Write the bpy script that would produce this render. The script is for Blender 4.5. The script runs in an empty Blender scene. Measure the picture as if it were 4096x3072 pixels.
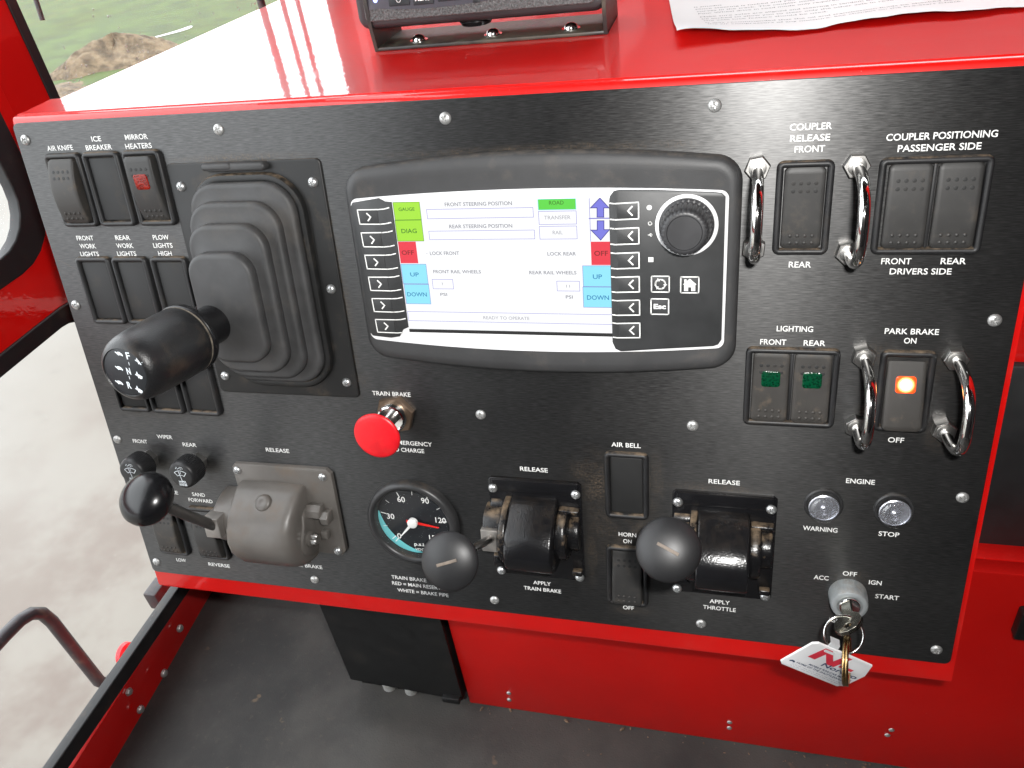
import bpy, math, random
from mathutils import Matrix, Vector
random.seed(7)
sc = bpy.context.scene
COL = sc.collection
S = 0.001                                   # everything below is written in millimetres
R = math.radians

# ------------------------------------------------------------------ camera
cam = bpy.data.objects.new('camera', bpy.data.cameras.new('camera'))
COL.objects.link(cam)
cam.matrix_world = Matrix(((0.96439597, -0.03868869, 0.26161727, 0.0),
                           (0.23248792, 0.59554245, -0.76894639, -0.42060347),
                           (-0.12605466, 0.80239166, 0.5833334, 0.08940203),
                           (0, 0, 0, 1)))
cam.data.sensor_width = 36.0
cam.data.lens = 3229.275 / 4096 * 36.0
cam.data.clip_start = 0.01
cam.data.clip_end = 400.0
sc.camera = cam

# ------------------------------------------------------------------ world: bright overcast day outside the cab
W = bpy.data.worlds.new('World')
sc.world = W
W.use_nodes = True
bg = W.node_tree.nodes['Background']
bg.inputs[0].default_value = (0.93, 0.97, 1.0, 1)
bg.inputs[1].default_value = 4.6

# ------------------------------------------------------------------ the camera's flash, up and to the right of the lens
TILT = R(12)
PU, PV, PW = Vector((1, 0, 0)), Vector((0, math.sin(TILT), math.cos(TILT))), Vector((0, -math.cos(TILT), math.sin(TILT)))
PANEL = Matrix((PU, PV, PW)).transposed().to_4x4()     # panel axes: u right, v up the plate, w out of the plate


def pw(u, v, w=0.0):
    return PU * u + PV * v + PW * w


fl = bpy.data.lights.new('flash', 'AREA')
fl.shape = 'RECTANGLE'
fl.size, fl.size_y = 0.026, 0.013
fl.energy = 3.5
fl.color = (1.0, 0.985, 0.96)
flo = bpy.data.objects.new('flash', fl)
COL.objects.link(flo)
fpos = pw(28, 33, 430) * S
flo.location = fpos
flo.rotation_euler = (pw(-130, -230, 0) * S - fpos).to_track_quat('-Z', 'Y').to_euler()

sc.view_settings.view_transform = 'Standard'
sc.view_settings.look = 'None'
sc.view_settings.exposure = 0.0
sc.view_settings.gamma = 1.0
sc.render.engine = 'CYCLES'
sc.cycles.use_denoising = True
try:
    sc.cycles.denoiser = 'OPENIMAGEDENOISE'
    sc.cycles.denoising_input_passes = 'RGB_ALBEDO_NORMAL'
except Exception:
    pass
sc.cycles.max_bounces = 8
sc.cycles.diffuse_bounces = 3
sc.cycles.glossy_bounces = 4
sc.cycles.sample_clamp_indirect = 6.0
sc.cycles.caustics_reflective = False
sc.cycles.caustics_refractive = False


# ------------------------------------------------------------------ materials
class NT:
    def __init__(s, name):
        s.m = bpy.data.materials.new(name)
        s.m.use_nodes = True
        s.t = s.m.node_tree
        s.b = s.t.nodes['Principled BSDF']
        s.out = s.t.nodes['Material Output']

    def n(s, kind, **kw):
        nd = s.t.nodes.new('ShaderNode' + kind)
        for k, v in kw.items():
            setattr(nd, k, v)
        return nd

    def link(s, a, b):
        s.t.links.new(a, b)

    def setv(s, sock, v):
        if hasattr(v, 'node'):
            s.link(v, sock)
        else:
            sock.default_value = v

    def math(s, op, a, b=None, c=None, clamp=False):
        nd = s.n('Math', operation=op)
        nd.use_clamp = clamp
        for i, x in enumerate((a, b, c)):
            if x is not None:
                s.setv(nd.inputs[i], x)
        return nd.outputs[0]

    def coord(s, scale=(1, 1, 1), rnd=True):
        tc = s.n('TexCoord')
        v = tc.outputs['Object']
        if rnd:
            oi = s.n('ObjectInfo')
            ad = s.n('VectorMath', operation='ADD')
            s.link(v, ad.inputs[0])
            s.link(oi.outputs['Random'], ad.inputs[1])
            v = ad.outputs[0]
        if scale != (1, 1, 1):
            mp = s.n('VectorMath', operation='MULTIPLY')
            s.link(v, mp.inputs[0])
            mp.inputs[1].default_value = scale
            v = mp.outputs[0]
        return v

    def noise(s, scale, detail=3, rough=0.5, vec=None):
        nd = s.n('TexNoise')
        nd.inputs['Scale'].default_value = scale
        nd.inputs['Detail'].default_value = detail
        nd.inputs['Roughness'].default_value = rough
        s.link(vec if vec is not None else s.coord(), nd.inputs['Vector'])
        return nd.outputs[0]

    def ramp(s, x, a, b, lo=0.0, hi=1.0):
        nd = s.n('MapRange')
        nd.interpolation_type = 'SMOOTHSTEP'
        s.link(x, nd.inputs[0])
        for i, v in enumerate((a, b, lo, hi)):
            nd.inputs[1 + i].default_value = v
        return nd.outputs[0]

    def mix(s, f, a, b):
        nd = s.n('Mix', data_type='RGBA')
        s.setv(nd.inputs[0], f)
        s.setv(nd.inputs[6], a if hasattr(a, 'node') else (*a, 1))
        s.setv(nd.inputs[7], b if hasattr(b, 'node') else (*b, 1))
        return nd.outputs[2]

    def facing(s, vec):
        g = s.n('NewGeometry')
        d = s.n('VectorMath', operation='DOT_PRODUCT')
        s.link(g.outputs['Normal'], d.inputs[0])
        d.inputs[1].default_value = vec
        return d.outputs['Value']


DUST = (0.23, 0.165, 0.105)


def pbr(name, col, rough=0.5, metal=0.0, var=0.12, vscale=60, rvar=0.08, bump=0.0, bscale=900, bdist=0.0002,
        dust=0.0, dscale=45, dlo=0.52, dhi=0.72, updust=0.0, coat=0.0, spec=0.5, dcol=DUST, aniso=0.0):
    k = NT(name)
    n1 = k.noise(vscale, 4, 0.6)
    c0 = tuple(x * (1 - var) for x in col)
    c1 = tuple(min(1, x * (1 + var)) for x in col)
    cc = k.mix(k.ramp(n1, 0.3, 0.7), c0, c1)
    rr = k.math('MULTIPLY_ADD', n1, rvar * 2, rough - rvar)
    df = None
    if dust > 0:
        df = k.math('MULTIPLY', k.ramp(k.noise(dscale, 6, 0.68), dlo, dhi), dust)
    if updust > 0:
        up = k.ramp(k.facing(tuple(PV)), 0.55, 0.9)
        un = k.ramp(k.noise(170, 5, 0.7), 0.35, 0.68)
        u2 = k.math('MULTIPLY', k.math('MULTIPLY', up, un), updust)
        df = u2 if df is None else k.math('MAXIMUM', df, u2)
    if df is not None:
        cc = k.mix(df, cc, dcol)
        rr = k.math('ADD', rr, k.math('MULTIPLY', df, 0.4), clamp=True)
        if metal > 0:
            k.setv(k.b.inputs['Metallic'], k.math('MULTIPLY', k.math('SUBTRACT', 1.0, df), metal))
    k.setv(k.b.inputs['Base Color'], cc)
    k.setv(k.b.inputs['Roughness'], rr)
    if df is None or metal == 0:
        k.b.inputs['Metallic'].default_value = metal
    k.b.inputs['Specular IOR Level'].default_value = spec
    k.b.inputs['Coat Weight'].default_value = coat
    k.b.inputs['Coat Roughness'].default_value = 0.06
    if bump > 0:
        bp = k.n('Bump')
        bp.inputs['Strength'].default_value = bump
        bp.inputs['Distance'].default_value = bdist
        k.link(k.noise(bscale, 2, 0.5), bp.inputs['Height'])
        k.link(bp.outputs[0], k.b.inputs['Normal'])
    return k.m


def emis(name, col, strength=1.0):
    k = NT(name)
    k.b.inputs['Base Color'].default_value = (0.02, 0.02, 0.02, 1)
    k.b.inputs['Roughness'].default_value = 0.35
    k.b.inputs['Specular IOR Level'].default_value = 0.2
    k.b.inputs['Emission Color'].default_value = (*col, 1)
    k.b.inputs['Emission Strength'].default_value = strength
    return k.m


def brushed():
    """black anodised plate brushed along u, with grime rubbed in around the levers"""
    k = NT('black_brushed_plate')
    v = k.coord(rnd=False)
    mp = k.n('VectorMath', operation='MULTIPLY')
    k.link(v, mp.inputs[0])
    mp.inputs[1].default_value = (150, 2600, 10)
    st = k.noise(1.0, 3, 0.6, mp.outputs[0])
    cl = k.noise(16, 5, 0.62, v)
    base = k.mix(k.ramp(cl, 0.25, 0.75), (0.0050, 0.0051, 0.0054), (0.0105, 0.0103, 0.0102))
    base = k.mix(k.math('MULTIPLY', k.ramp(st, 0.5, 0.8), 0.3), base, (0.022, 0.022, 0.0235))
    # stains with shapes of their own: (u, v, half-width, half-height, amount)
    spots = [(-80, -268, 20, 26, 1.0), (-64, -300, 30, 40, .7), (-43, -268, 7, 30, .8), (-84, -320, 5, 32, .9),
             (-268, -76, 30, 12, .28), (-232, -150, 5, 75, .9), (-238, -205, 18, 12, .7), (-345, -116, 12, 8, .9),
             (-208, -218, 13, 12, .7), (74, -176, 12, 10, .7), (108, -182, 14, 14, .5), (72, -215, 10, 12, .5),
             (110, -222, 9, 14, .5), (-5, -266, 34, 5, .8), (74, -322, 14, 8, .6), (-100, -64, 110, 3.5, .9),
             (-285, -62, 56, 3, .95), (-390, -302, 22, 14, .5), (-378, -370, 30, 12, .35), (8, -118, 8, 6, .7),
             (55, -120, 10, 7, .6), (10, -74, 7, 6, .5), (-60, -366, 20, 5, .5), (-395, -238, 40, 3, .4)]
    f = None
    for (su, sv, ru, rv, am) in spots:
        a = k.n('VectorMath', operation='SUBTRACT')
        k.link(v, a.inputs[0])
        a.inputs[1].default_value = (su * S, sv * S, 0)
        b = k.n('VectorMath', operation='MULTIPLY')
        k.link(a.outputs[0], b.inputs[0])
        b.inputs[1].default_value = (1000 / ru, 1000 / rv, 0)
        ln = k.n('VectorMath', operation='LENGTH')
        k.link(b.outputs[0], ln.inputs[0])
        g = k.ramp(ln.outputs['Value'], 0.25, 1.15, am, 0.0)
        f = g if f is None else k.math('MAXIMUM', f, g)
    gr = k.ramp(k.noise(800, 6, 0.75, v), 0.42, 0.72)
    gm = k.ramp(k.noise(70, 4, 0.6, v), 0.35, 0.65)
    f = k.math('MULTIPLY', k.math('MULTIPLY', f, gr), k.math('MULTIPLY_ADD', gm, 0.75, 0.1))
    scr = k.n('VectorMath', operation='MULTIPLY')
    rot = k.n('VectorRotate')
    rot.inputs['Angle'].default_value = 0.5
    k.link(v, rot.inputs['Vector'])
    k.link(rot.outputs[0], scr.inputs[0])
    scr.inputs[1].default_value = (14, 420, 5)
    sc_ = k.math('MULTIPLY', k.ramp(k.noise(1.0, 2, 0.4, scr.outputs[0]), 0.735, 0.765), k.math('MULTIPLY', k.ramp(k.noise(22, 3, 0.5, v), 0.52, 0.62), 0.22))
    f = k.math('MAXIMUM', f, sc_)
    speck = k.math('MULTIPLY', k.ramp(k.noise(1500, 2, 0.5, v), 0.78, 0.84), 0.16)
    f = k.math('MAXIMUM', f, speck)
    base = k.mix(f, base, (0.185, 0.135, 0.09))
    k.setv(k.b.inputs['Base Color'], base)
    rr = k.math('MULTIPLY_ADD', st, 0.22, 0.30)
    rr = k.math('ADD', rr, k.math('MULTIPLY', k.ramp(cl, 0.35, 0.7), 0.1))
    rr = k.math('ADD', rr, k.math('MULTIPLY', f, 0.4), clamp=True)
    k.setv(k.b.inputs['Roughness'], rr)
    k.b.inputs['Specular IOR Level'].default_value = 0.32
    k.b.inputs['Anisotropic'].default_value = 0.9
    tg = k.n('CombineXYZ')                # the brushing runs along u, so the sheen spreads along v
    for i in range(3):
        tg.inputs[i].default_value = PV[i]
    k.link(tg.outputs[0], k.b.inputs['Tangent'])
    bp = k.n('Bump')
    bp.inputs['Strength'].default_value = 0.3
    bp.inputs['Distance'].default_value = 0.00005
    k.link(st, bp.inputs['Height'])
    k.link(bp.outputs[0], k.b.inputs['Normal'])
    an = k.n('BsdfAnisotropic')
    an.inputs['Color'].default_value = (0.27, 0.268, 0.266, 1)
    k.setv(an.inputs['Roughness'], k.math('MULTIPLY_ADD', st, 0.24, 0.25))
    an.inputs['Anisotropy'].default_value = 0.40
    tu = k.n('CombineXYZ')
    tu.inputs[0].default_value = 1.0
    k.link(tu.outputs[0], an.inputs['Tangent'])
    k.link(bp.outputs[0], an.inputs['Normal'])
    ms = k.n('MixShader')
    sp2 = k.math('MULTIPLY_ADD', k.ramp(k.noise(1.0, 2, 0.6, mp.outputs[0]), 0.3, 0.75), 0.20, 0.14)
    k.setv(ms.inputs[0], k.math('MULTIPLY', sp2, k.math('SUBTRACT', 1.0, f)))
    k.link(k.b.outputs[0], ms.inputs[1])
    k.link(an.outputs[0], ms.inputs[2])
    k.link(ms.outputs[0], k.out.inputs['Surface'])
    return k.m


def glass_pane(haze=0.05, name='window_glass', base=0.025):
    k = NT(name)
    tr = k.n('BsdfTransparent')
    gl = k.n('BsdfGlossy')
    gl.inputs['Roughness'].default_value = 0.02
    df = k.n('BsdfDiffuse')
    df.inputs['Color'].default_value = (0.8, 0.8, 0.78, 1)
    m1 = k.n('MixShader')
    lw = k.n('LayerWeight')
    k.setv(m1.inputs[0], k.math('MULTIPLY_ADD', k.math('POWER', lw.outputs['Facing'], 5.0), 0.5, base))
    k.link(tr.outputs[0], m1.inputs[1])
    k.link(gl.outputs[0], m1.inputs[2])
    m2 = k.n('MixShader')
    k.setv(m2.inputs[0], k.math('MULTIPLY_ADD', k.ramp(k.noise(14, 5, 0.6), 0.4, 0.75), haze, haze * 0.4))
    k.link(m1.outputs[0], m2.inputs[1])
    k.link(df.outputs[0], m2.inputs[2])
    k.link(m2.outputs[0], k.out.inputs['Surface'])
    return k.m


def clear_lens(name, col):
    k = NT(name)
    k.b.inputs['Base Color'].default_value = (*col, 1)
    k.b.inputs['Transmission Weight'].default_value = 0.85
    k.b.inputs['Roughness'].default_value = 0.04
    k.b.inputs['IOR'].default_value = 1.45
    return k.m


def lit_lens():
    k = NT('lit_amber_lens')
    v = k.coord(rnd=False)
    ln = k.n('VectorMath', operation='LENGTH')
    a = k.n('VectorMath', operation='MULTIPLY')
    k.link(v, a.inputs[0])
    a.inputs[1].default_value = (1000, 1000, 0)
    k.link(a.outputs[0], ln.inputs[0])
    vo = k.n('TexVoronoi')
    vo.inputs['Scale'].default_value = 900
    k.link(v, vo.inputs['Vector'])
    core = k.ramp(ln.outputs['Value'], 2.2, 5.0, 1.0, 0.0)
    c = k.mix(core, (1.0, 0.085, 0.012), (1.0, 0.55, 0.18))
    k.setv(k.b.inputs['Emission Color'], c)
    e = k.math('MULTIPLY_ADD', core, 7.0, 0.55)
    e = k.math('ADD', e, k.math('MULTIPLY', vo.outputs['Distance'], 0.9))
    k.setv(k.b.inputs['Emission Strength'], e)
    k.b.inputs['Base Color'].default_value = (0.5, 0.05, 0.01, 1)
    k.b.inputs['Roughness'].default_value = 0.15
    return k.m


def prism_lens(name, c0, c1):
    k = NT(name)
    vo = k.n('TexVoronoi')
    vo.inputs['Scale'].default_value = 800
    k.link(k.coord(), vo.inputs['Vector'])
    k.setv(k.b.inputs['Base Color'], k.mix(k.ramp(vo.outputs['Distance'], 0.1, 0.7), c0, c1))
    k.b.inputs['Roughness'].default_value = 0.22
    k.b.inputs['Specular IOR Level'].default_value = 0.3
    bp = k.n('Bump')
    bp.inputs['Strength'].default_value = 0.5
    bp.inputs['Distance'].default_value = 0.0003
    k.link(vo.outputs['Distance'], bp.inputs['Height'])
    k.link(bp.outputs[0], k.b.inputs['Normal'])
    return k.m


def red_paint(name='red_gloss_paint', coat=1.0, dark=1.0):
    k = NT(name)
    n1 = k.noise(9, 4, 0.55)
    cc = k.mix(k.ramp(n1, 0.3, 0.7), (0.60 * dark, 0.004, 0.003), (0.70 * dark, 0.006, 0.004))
    sm = k.math('MULTIPLY', k.ramp(k.noise(26, 7, 0.65), 0.5, 0.75), 0.07 * coat)
    cc = k.mix(sm, cc, (0.55, 0.20, 0.15))
    sp = k.math('MULTIPLY', k.ramp(k.noise(900, 2, 0.5), 0.74, 0.8), 0.35)
    cc = k.mix(sp, cc, (0.5, 0.38, 0.32))
    k.setv(k.b.inputs['Base Color'], cc)
    k.setv(k.b.inputs['Roughness'], k.math('MULTIPLY_ADD', n1, 0.16, 0.36))
    k.b.inputs['Specular IOR Level'].default_value = 0.25
    k.b.inputs['Coat Weight'].default_value = coat
    k.setv(k.b.inputs['Coat Roughness'], k.math('MULTIPLY_ADD', sm, 1.2, 0.035))
    bp = k.n('Bump')
    bp.inputs['Strength'].default_value = 0.10
    bp.inputs['Distance'].default_value = 0.0006
    k.link(k.noise(160, 2, 0.5), bp.inputs['Height'])
    k.link(bp.outputs[0], k.b.inputs['Normal'])
    k.link(bp.outputs[0], k.b.inputs['Coat Normal'])
    return k.m


def mat_floor():
    k = NT('dusty_rubber_mat')
    a, b = k.noise(5, 6, 0.6), k.noise(140, 5, 0.7)
    cc = k.mix(k.ramp(a, 0.35, 0.7), (0.022, 0.0215, 0.021), (0.064, 0.060, 0.055))
    cc = k.mix(k.math('MULTIPLY', k.ramp(b, 0.55, 0.8), 0.4), cc, (0.10, 0.08, 0.065))
    cc = k.mix(k.math('MULTIPLY', k.ramp(k.noise(45, 3, 0.5), 0.70, 0.76), 0.6), cc, (0.16, 0.11, 0.07))
    k.setv(k.b.inputs['Base Color'], cc)
    k.b.inputs['Roughness'].default_value = 0.82
    bp = k.n('Bump')
    bp.inputs['Strength'].default_value = 0.35
    bp.inputs['Distance'].default_value = 0.001
    k.link(k.noise(600, 3, 0.6), bp.inputs['Height'])
    k.link(bp.outputs[0], k.b.inputs['Normal'])
    return k.m


def mud():
    k = NT('pale_wet_yard')
    v = k.coord(rnd=False)
    a, b, c = k.noise(0.35, 4, 0.5, v), k.noise(1.6, 4, 0.5, v), k.noise(9, 3, 0.5, v)
    cc = k.mix(k.ramp(a, 0.35, 0.65), (0.150, 0.138, 0.118), (0.190, 0.184, 0.170))
    cc = k.mix(k.math('MULTIPLY', k.ramp(b, 0.5, 0.8), 0.28), cc, (0.110, 0.095, 0.076))
    cc = k.mix(k.math('MULTIPLY', k.ramp(c, 0.58, 0.8), 0.22), cc, (0.07, 0.062, 0.054))
    # reddish clay ruts close to the cab
    d = k.n('SeparateXYZ')
    k.link(v, d.inputs[0])
    near = k.ramp(d.outputs[0], -3.4, -1.5)
    cc = k.mix(k.math('MULTIPLY', k.ramp(d.outputs[0], -4.5, -1.6), 0.6), cc, (0.118, 0.096, 0.070))
    rut = k.math('MULTIPLY', near, k.ramp(k.noise(1.6, 5, 0.65, v), 0.42, 0.6))
    cc = k.mix(k.math('MULTIPLY', rut, 0.6), cc, (0.075, 0.045, 0.034))
    k.setv(k.b.inputs['Base Color'], cc)
    k.b.inputs['Roughness'].default_value = 0.6
    bp = k.n('Bump')
    bp.inputs['Strength'].default_value = 0.2
    bp.inputs['Distance'].default_value = 0.02
    k.link(b, bp.inputs['Height'])
    k.link(bp.outputs[0], k.b.inputs['Normal'])
    return k.m


M = {}
M['plate'] = brushed()
M['plastic'] = pbr('black_moulded_plastic', (0.015, 0.015, 0.016), 0.47, bump=0.35, bscale=1600, bdist=0.00012, dust=0.05, updust=0.7)
M['blank'] = pbr('black_blank_plastic', (0.012, 0.012, 0.012), 0.6, bump=0.15, bscale=1500, bdist=0.0001, dust=0.06, updust=0.6)
M['paddle'] = pbr('charcoal_rocker_plastic', (0.029, 0.028, 0.027), 0.52, bump=0.2, bscale=1500, bdist=0.0001, dust=0.08, dscale=120, updust=0.3)
M['paddle_dirty'] = pbr('grubby_rocker_plastic', (0.036, 0.033, 0.030), 0.55, bump=0.2, bscale=1500, bdist=0.0001, dust=0.22, dscale=110, updust=0.3)
M['groove'] = pbr('dark_gap', (0.008, 0.008, 0.008), 0.8)
M['rubber'] = pbr('dusty_boot_rubber', (0.046, 0.046, 0.047), 0.55, var=0.25, vscale=30, rvar=0.14, bump=0.4, bscale=50, bdist=0.0006, dust=0.3, dscale=28, dlo=0.48, dhi=0.8, updust=0.25, dcol=(0.14, 0.12, 0.10))
M['bootring'] = pbr('black_boot_ring', (0.009, 0.009, 0.009), 0.5, dust=0.12, dscale=60, updust=0.9)
M['grip'] = pbr('leather_grain_grip', (0.012, 0.012, 0.013), 0.36, var=0.15, bump=0.55, bscale=1300, bdist=0.0003, dust=0.12, dscale=50)
M['gloss'] = pbr('gloss_black_plastic', (0.008, 0.008, 0.009), 0.25, rvar=0.07, var=0.1, bump=0.06, bscale=1200)
M['gloss_knob'] = pbr('satin_black_knob', (0.014, 0.014, 0.015), 0.44, rvar=0.05, bump=0.05, bscale=1500)
M['cast'] = pbr('black_textured_casting', (0.008, 0.008, 0.009), 0.2, rvar=0.04, bump=0.3, bscale=1000, bdist=0.0004, updust=0.05)
M['castdirt'] = pbr('black_casting_with_clay_dust', (0.009, 0.009, 0.010), 0.26, bump=0.4, bscale=900, bdist=0.0003, dust=0.5, dscale=85, dlo=0.55, dhi=0.68, updust=0.8)
M['greycast'] = pbr('grimy_grey_casting', (0.125, 0.115, 0.105), 0.4, var=0.15, vscale=24, bump=0.2, bscale=500, dust=0.5, dscale=38, dlo=0.5, dhi=0.75, dcol=(0.15, 0.105, 0.07))
M['steel'] = pbr('brushed_steel', (0.55, 0.54, 0.52), 0.32, 1.0, dust=0.15)
M['rod'] = pbr('dull_steel_rod', (0.42, 0.41, 0.40), 0.28, 1.0, dust=0.1)
M['rodblack'] = pbr('grey_oxide_rod', (0.16, 0.155, 0.15), 0.34, 0.8)
M['chrome'] = pbr('polished_steel', (0.80, 0.79, 0.77), 0.10, 1.0, var=0.05, rvar=0.04)
M['screw'] = pbr('zinc_screw', (0.62, 0.63, 0.63), 0.33, 0.85, dust=0.12, dscale=200)
M['screwdull'] = pbr('grey_zinc_screw', (0.50, 0.50, 0.49), 0.42, 0.7, dust=0.2, dscale=200)
M['nutdirty'] = pbr('grimy_brass_nut', (0.17, 0.12, 0.085), 0.35, 0.7, dust=0.5, dscale=120)
M['brass'] = pbr('worn_brass', (0.52, 0.36, 0.17), 0.25, 1.0, var=0.2)
M['nickel'] = pbr('worn_nickel_key', (0.46, 0.44, 0.38), 0.24, 1.0, var=0.2, vscale=150)
M['zincgrey'] = pbr('grey_zinc_collar', (0.42, 0.45, 0.46), 0.36, 0.5, dust=0.2, dscale=140, updust=0.5)
M['red'] = red_paint()
M['redshaded'] = red_paint('shaded_red_paint', 0.3, 0.78)  # same red darkened: flash falloff on the lower wall put into its colour
M['redmatte'] = pbr('red_plastic_knob', (0.72, 0.010, 0.018), 0.36, var=0.12, vscale=90, dust=0.08, dscale=150, bump=0.1, bscale=1200)
M['white'] = pbr('white_screen_print', (0.82, 0.82, 0.80), 0.55, var=0.05)
M['silver'] = pbr('silver_white_bezel', (0.80, 0.80, 0.81), 0.35, var=0.02)
M['shell'] = pbr('charcoal_display_shell', (0.038, 0.038, 0.039), 0.52, var=0.15, vscale=25, bump=0.2, bscale=1400, dust=0.16, dscale=60, updust=0.35, dcol=(0.16, 0.13, 0.10))
M['keypad'] = pbr('charcoal_keypad', (0.034, 0.035, 0.036), 0.45, bump=0.12, bscale=1800)
M['dial'] = pbr('ribbed_black_dial', (0.030, 0.030, 0.032), 0.42, bump=0.1, bscale=1500)
M['dialface'] = pbr('black_gauge_face', (0.006, 0.008, 0.011), 0.5)
M['teal'] = pbr('teal_printed_arc', (0.15, 0.54, 0.57), 0.5)
M['redneedle'] = pbr('red_needle', (0.75, 0.015, 0.012), 0.4)
M['rim'] = pbr('satin_black_rim', (0.030, 0.030, 0.031), 0.38, updust=0.15)
M['lens'] = glass_pane(0.0, 'clear_lamp_lens', 0.07)
M['mirror'] = pbr('lamp_reflector', (0.82, 0.84, 0.92), 0.27, 0.85, var=0.03)
M['redlens'] = prism_lens('unlit_red_lens', (0.07, 0.0015, 0.0006), (0.26, 0.010, 0.002))
M['greenlens'] = prism_lens('unlit_green_lens', (0.0006, 0.016, 0.007), (0.001, 0.05, 0.02))
M['lit'] = lit_lens()
M['glass'] = glass_pane()
M['coverglass'] = glass_pane(0.004)
M['seal'] = pbr('black_rubber_seal', (0.012, 0.012, 0.013), 0.5, dust=0.1)
M['floor'] = mat_floor()
M['blackpaint'] = pbr('black_painted_steel', (0.005, 0.005, 0.005), 0.5, dust=0.03, dscale=30)
M['darkpanel'] = pbr('dark_trim_panel', (0.018, 0.019, 0.020), 0.55)
M['conduit'] = pbr('galvanised_conduit', (0.5, 0.5, 0.48), 0.45, 0.35, dust=0.3, dscale=90)
M['headliner'] = pbr('grey_headliner', (0.026, 0.026, 0.027), 0.9)
M['dustring'] = pbr('dust_packed_in_groove', (0.16, 0.14, 0.11), 0.9, var=0.5, vscale=200)
M['steelgrey'] = pbr('grey_steel_block', (0.34, 0.32, 0.30), 0.4, 0.7, dust=0.3, dscale=120)
M['paper'] = pbr('white_paper', (0.82, 0.82, 0.81), 0.8, var=0.03, vscale=12)
M['ink'] = pbr('grey_ink', (0.10, 0.10, 0.11), 0.8)
M['tagwhite'] = pbr('white_tag_plastic', (0.85, 0.85, 0.86), 0.35, var=0.03)
M['tagred'] = pbr('red_tag_print', (0.62, 0.03, 0.055), 0.4)
M['tagblue'] = pbr('navy_tag_print', (0.015, 0.04, 0.11), 0.4)
M['strap'] = pbr('clear_tag_strap', (0.55, 0.56, 0.57), 0.3)
M['mud'] = mud()
M['grass'] = pbr('short_wet_grass', (0.050, 0.072, 0.017), 0.85, var=0.3, vscale=3.0, bump=0.3, bscale=40, bdist=0.03, dust=0.3, dscale=0.7, dcol=(0.085, 0.08, 0.035))
M['dirt'] = pbr('tan_soil', (0.125, 0.092, 0.058), 0.9, var=0.5, vscale=9, bump=0.7, bscale=16, bdist=0.05)
M['puddle'] = pbr('standing_water', (0.05, 0.05, 0.05), 0.03)
M['rail'] = pbr('black_grab_rail', (0.022, 0.02, 0.024), 0.4, dust=0.3, dscale=60)
M['monitor'] = pbr('black_monitor_plastic', (0.024, 0.024, 0.026), 0.42)
M['monface'] = pbr('slate_monitor_face', (0.045, 0.043, 0.056), 0.4)
M['montex'] = pbr('pebbled_monitor_trim', (0.07, 0.07, 0.07), 0.4, var=0.5, vscale=900, bump=1.0, bscale=700, bdist=0.0006)
M['bracket'] = pbr('dusty_black_bracket', (0.022, 0.021, 0.020), 0.42, dust=0.5, dscale=25, dlo=0.42, dhi=0.7, updust=0.75, dcol=(0.16, 0.135, 0.095))
M['led'] = emis('blue_led', (0.25, 0.3, 1.0), 6.0)
M['drop'] = glass_pane(0.35, 'rain_drop', 0.2)
M['grime'] = pbr('clay_crumbs', (0.15, 0.10, 0.065), 0.9, var=0.5, vscale=300)
M['deadleaf'] = pbr('white_symbol_print', (0.80, 0.86, 0.92), 0.5)
SCR = {'w': emis('screen_white', (0.97, 0.98, 1.0), 1.02), 'lime': emis('screen_lime', (0.42, 0.87, 0.035), 0.95),
       'red': emis('screen_red', (0.92, 0.035, 0.065), 0.95), 'cyan': emis('screen_cyan', (0.30, 0.83, 1.0), 0.98),
       'green': emis('screen_green', (0.12, 0.78, 0.06), 0.92), 'blue': emis('screen_blue', (0.22, 0.22, 0.85), 0.9),
       'line': emis('screen_line', (0.26, 0.24, 0.72), 0.9), 'navy': emis('screen_navy', (0.03, 0.02, 0.30), 0.9),
       'grey': emis('screen_grey_text', (0.30, 0.30, 0.34), 0.9), 'pale': emis('screen_pale_text', (0.52, 0.52, 0.56), 0.9),
       'tgreen': emis('screen_green_text', (0.05, 0.26, 0.0), 0.8), 'tred': emis('screen_red_text', (0.28, 0.0, 0.0), 0.8),
       'tblue': emis('screen_blue_text', (0.02, 0.25, 0.55), 0.9)}


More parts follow.
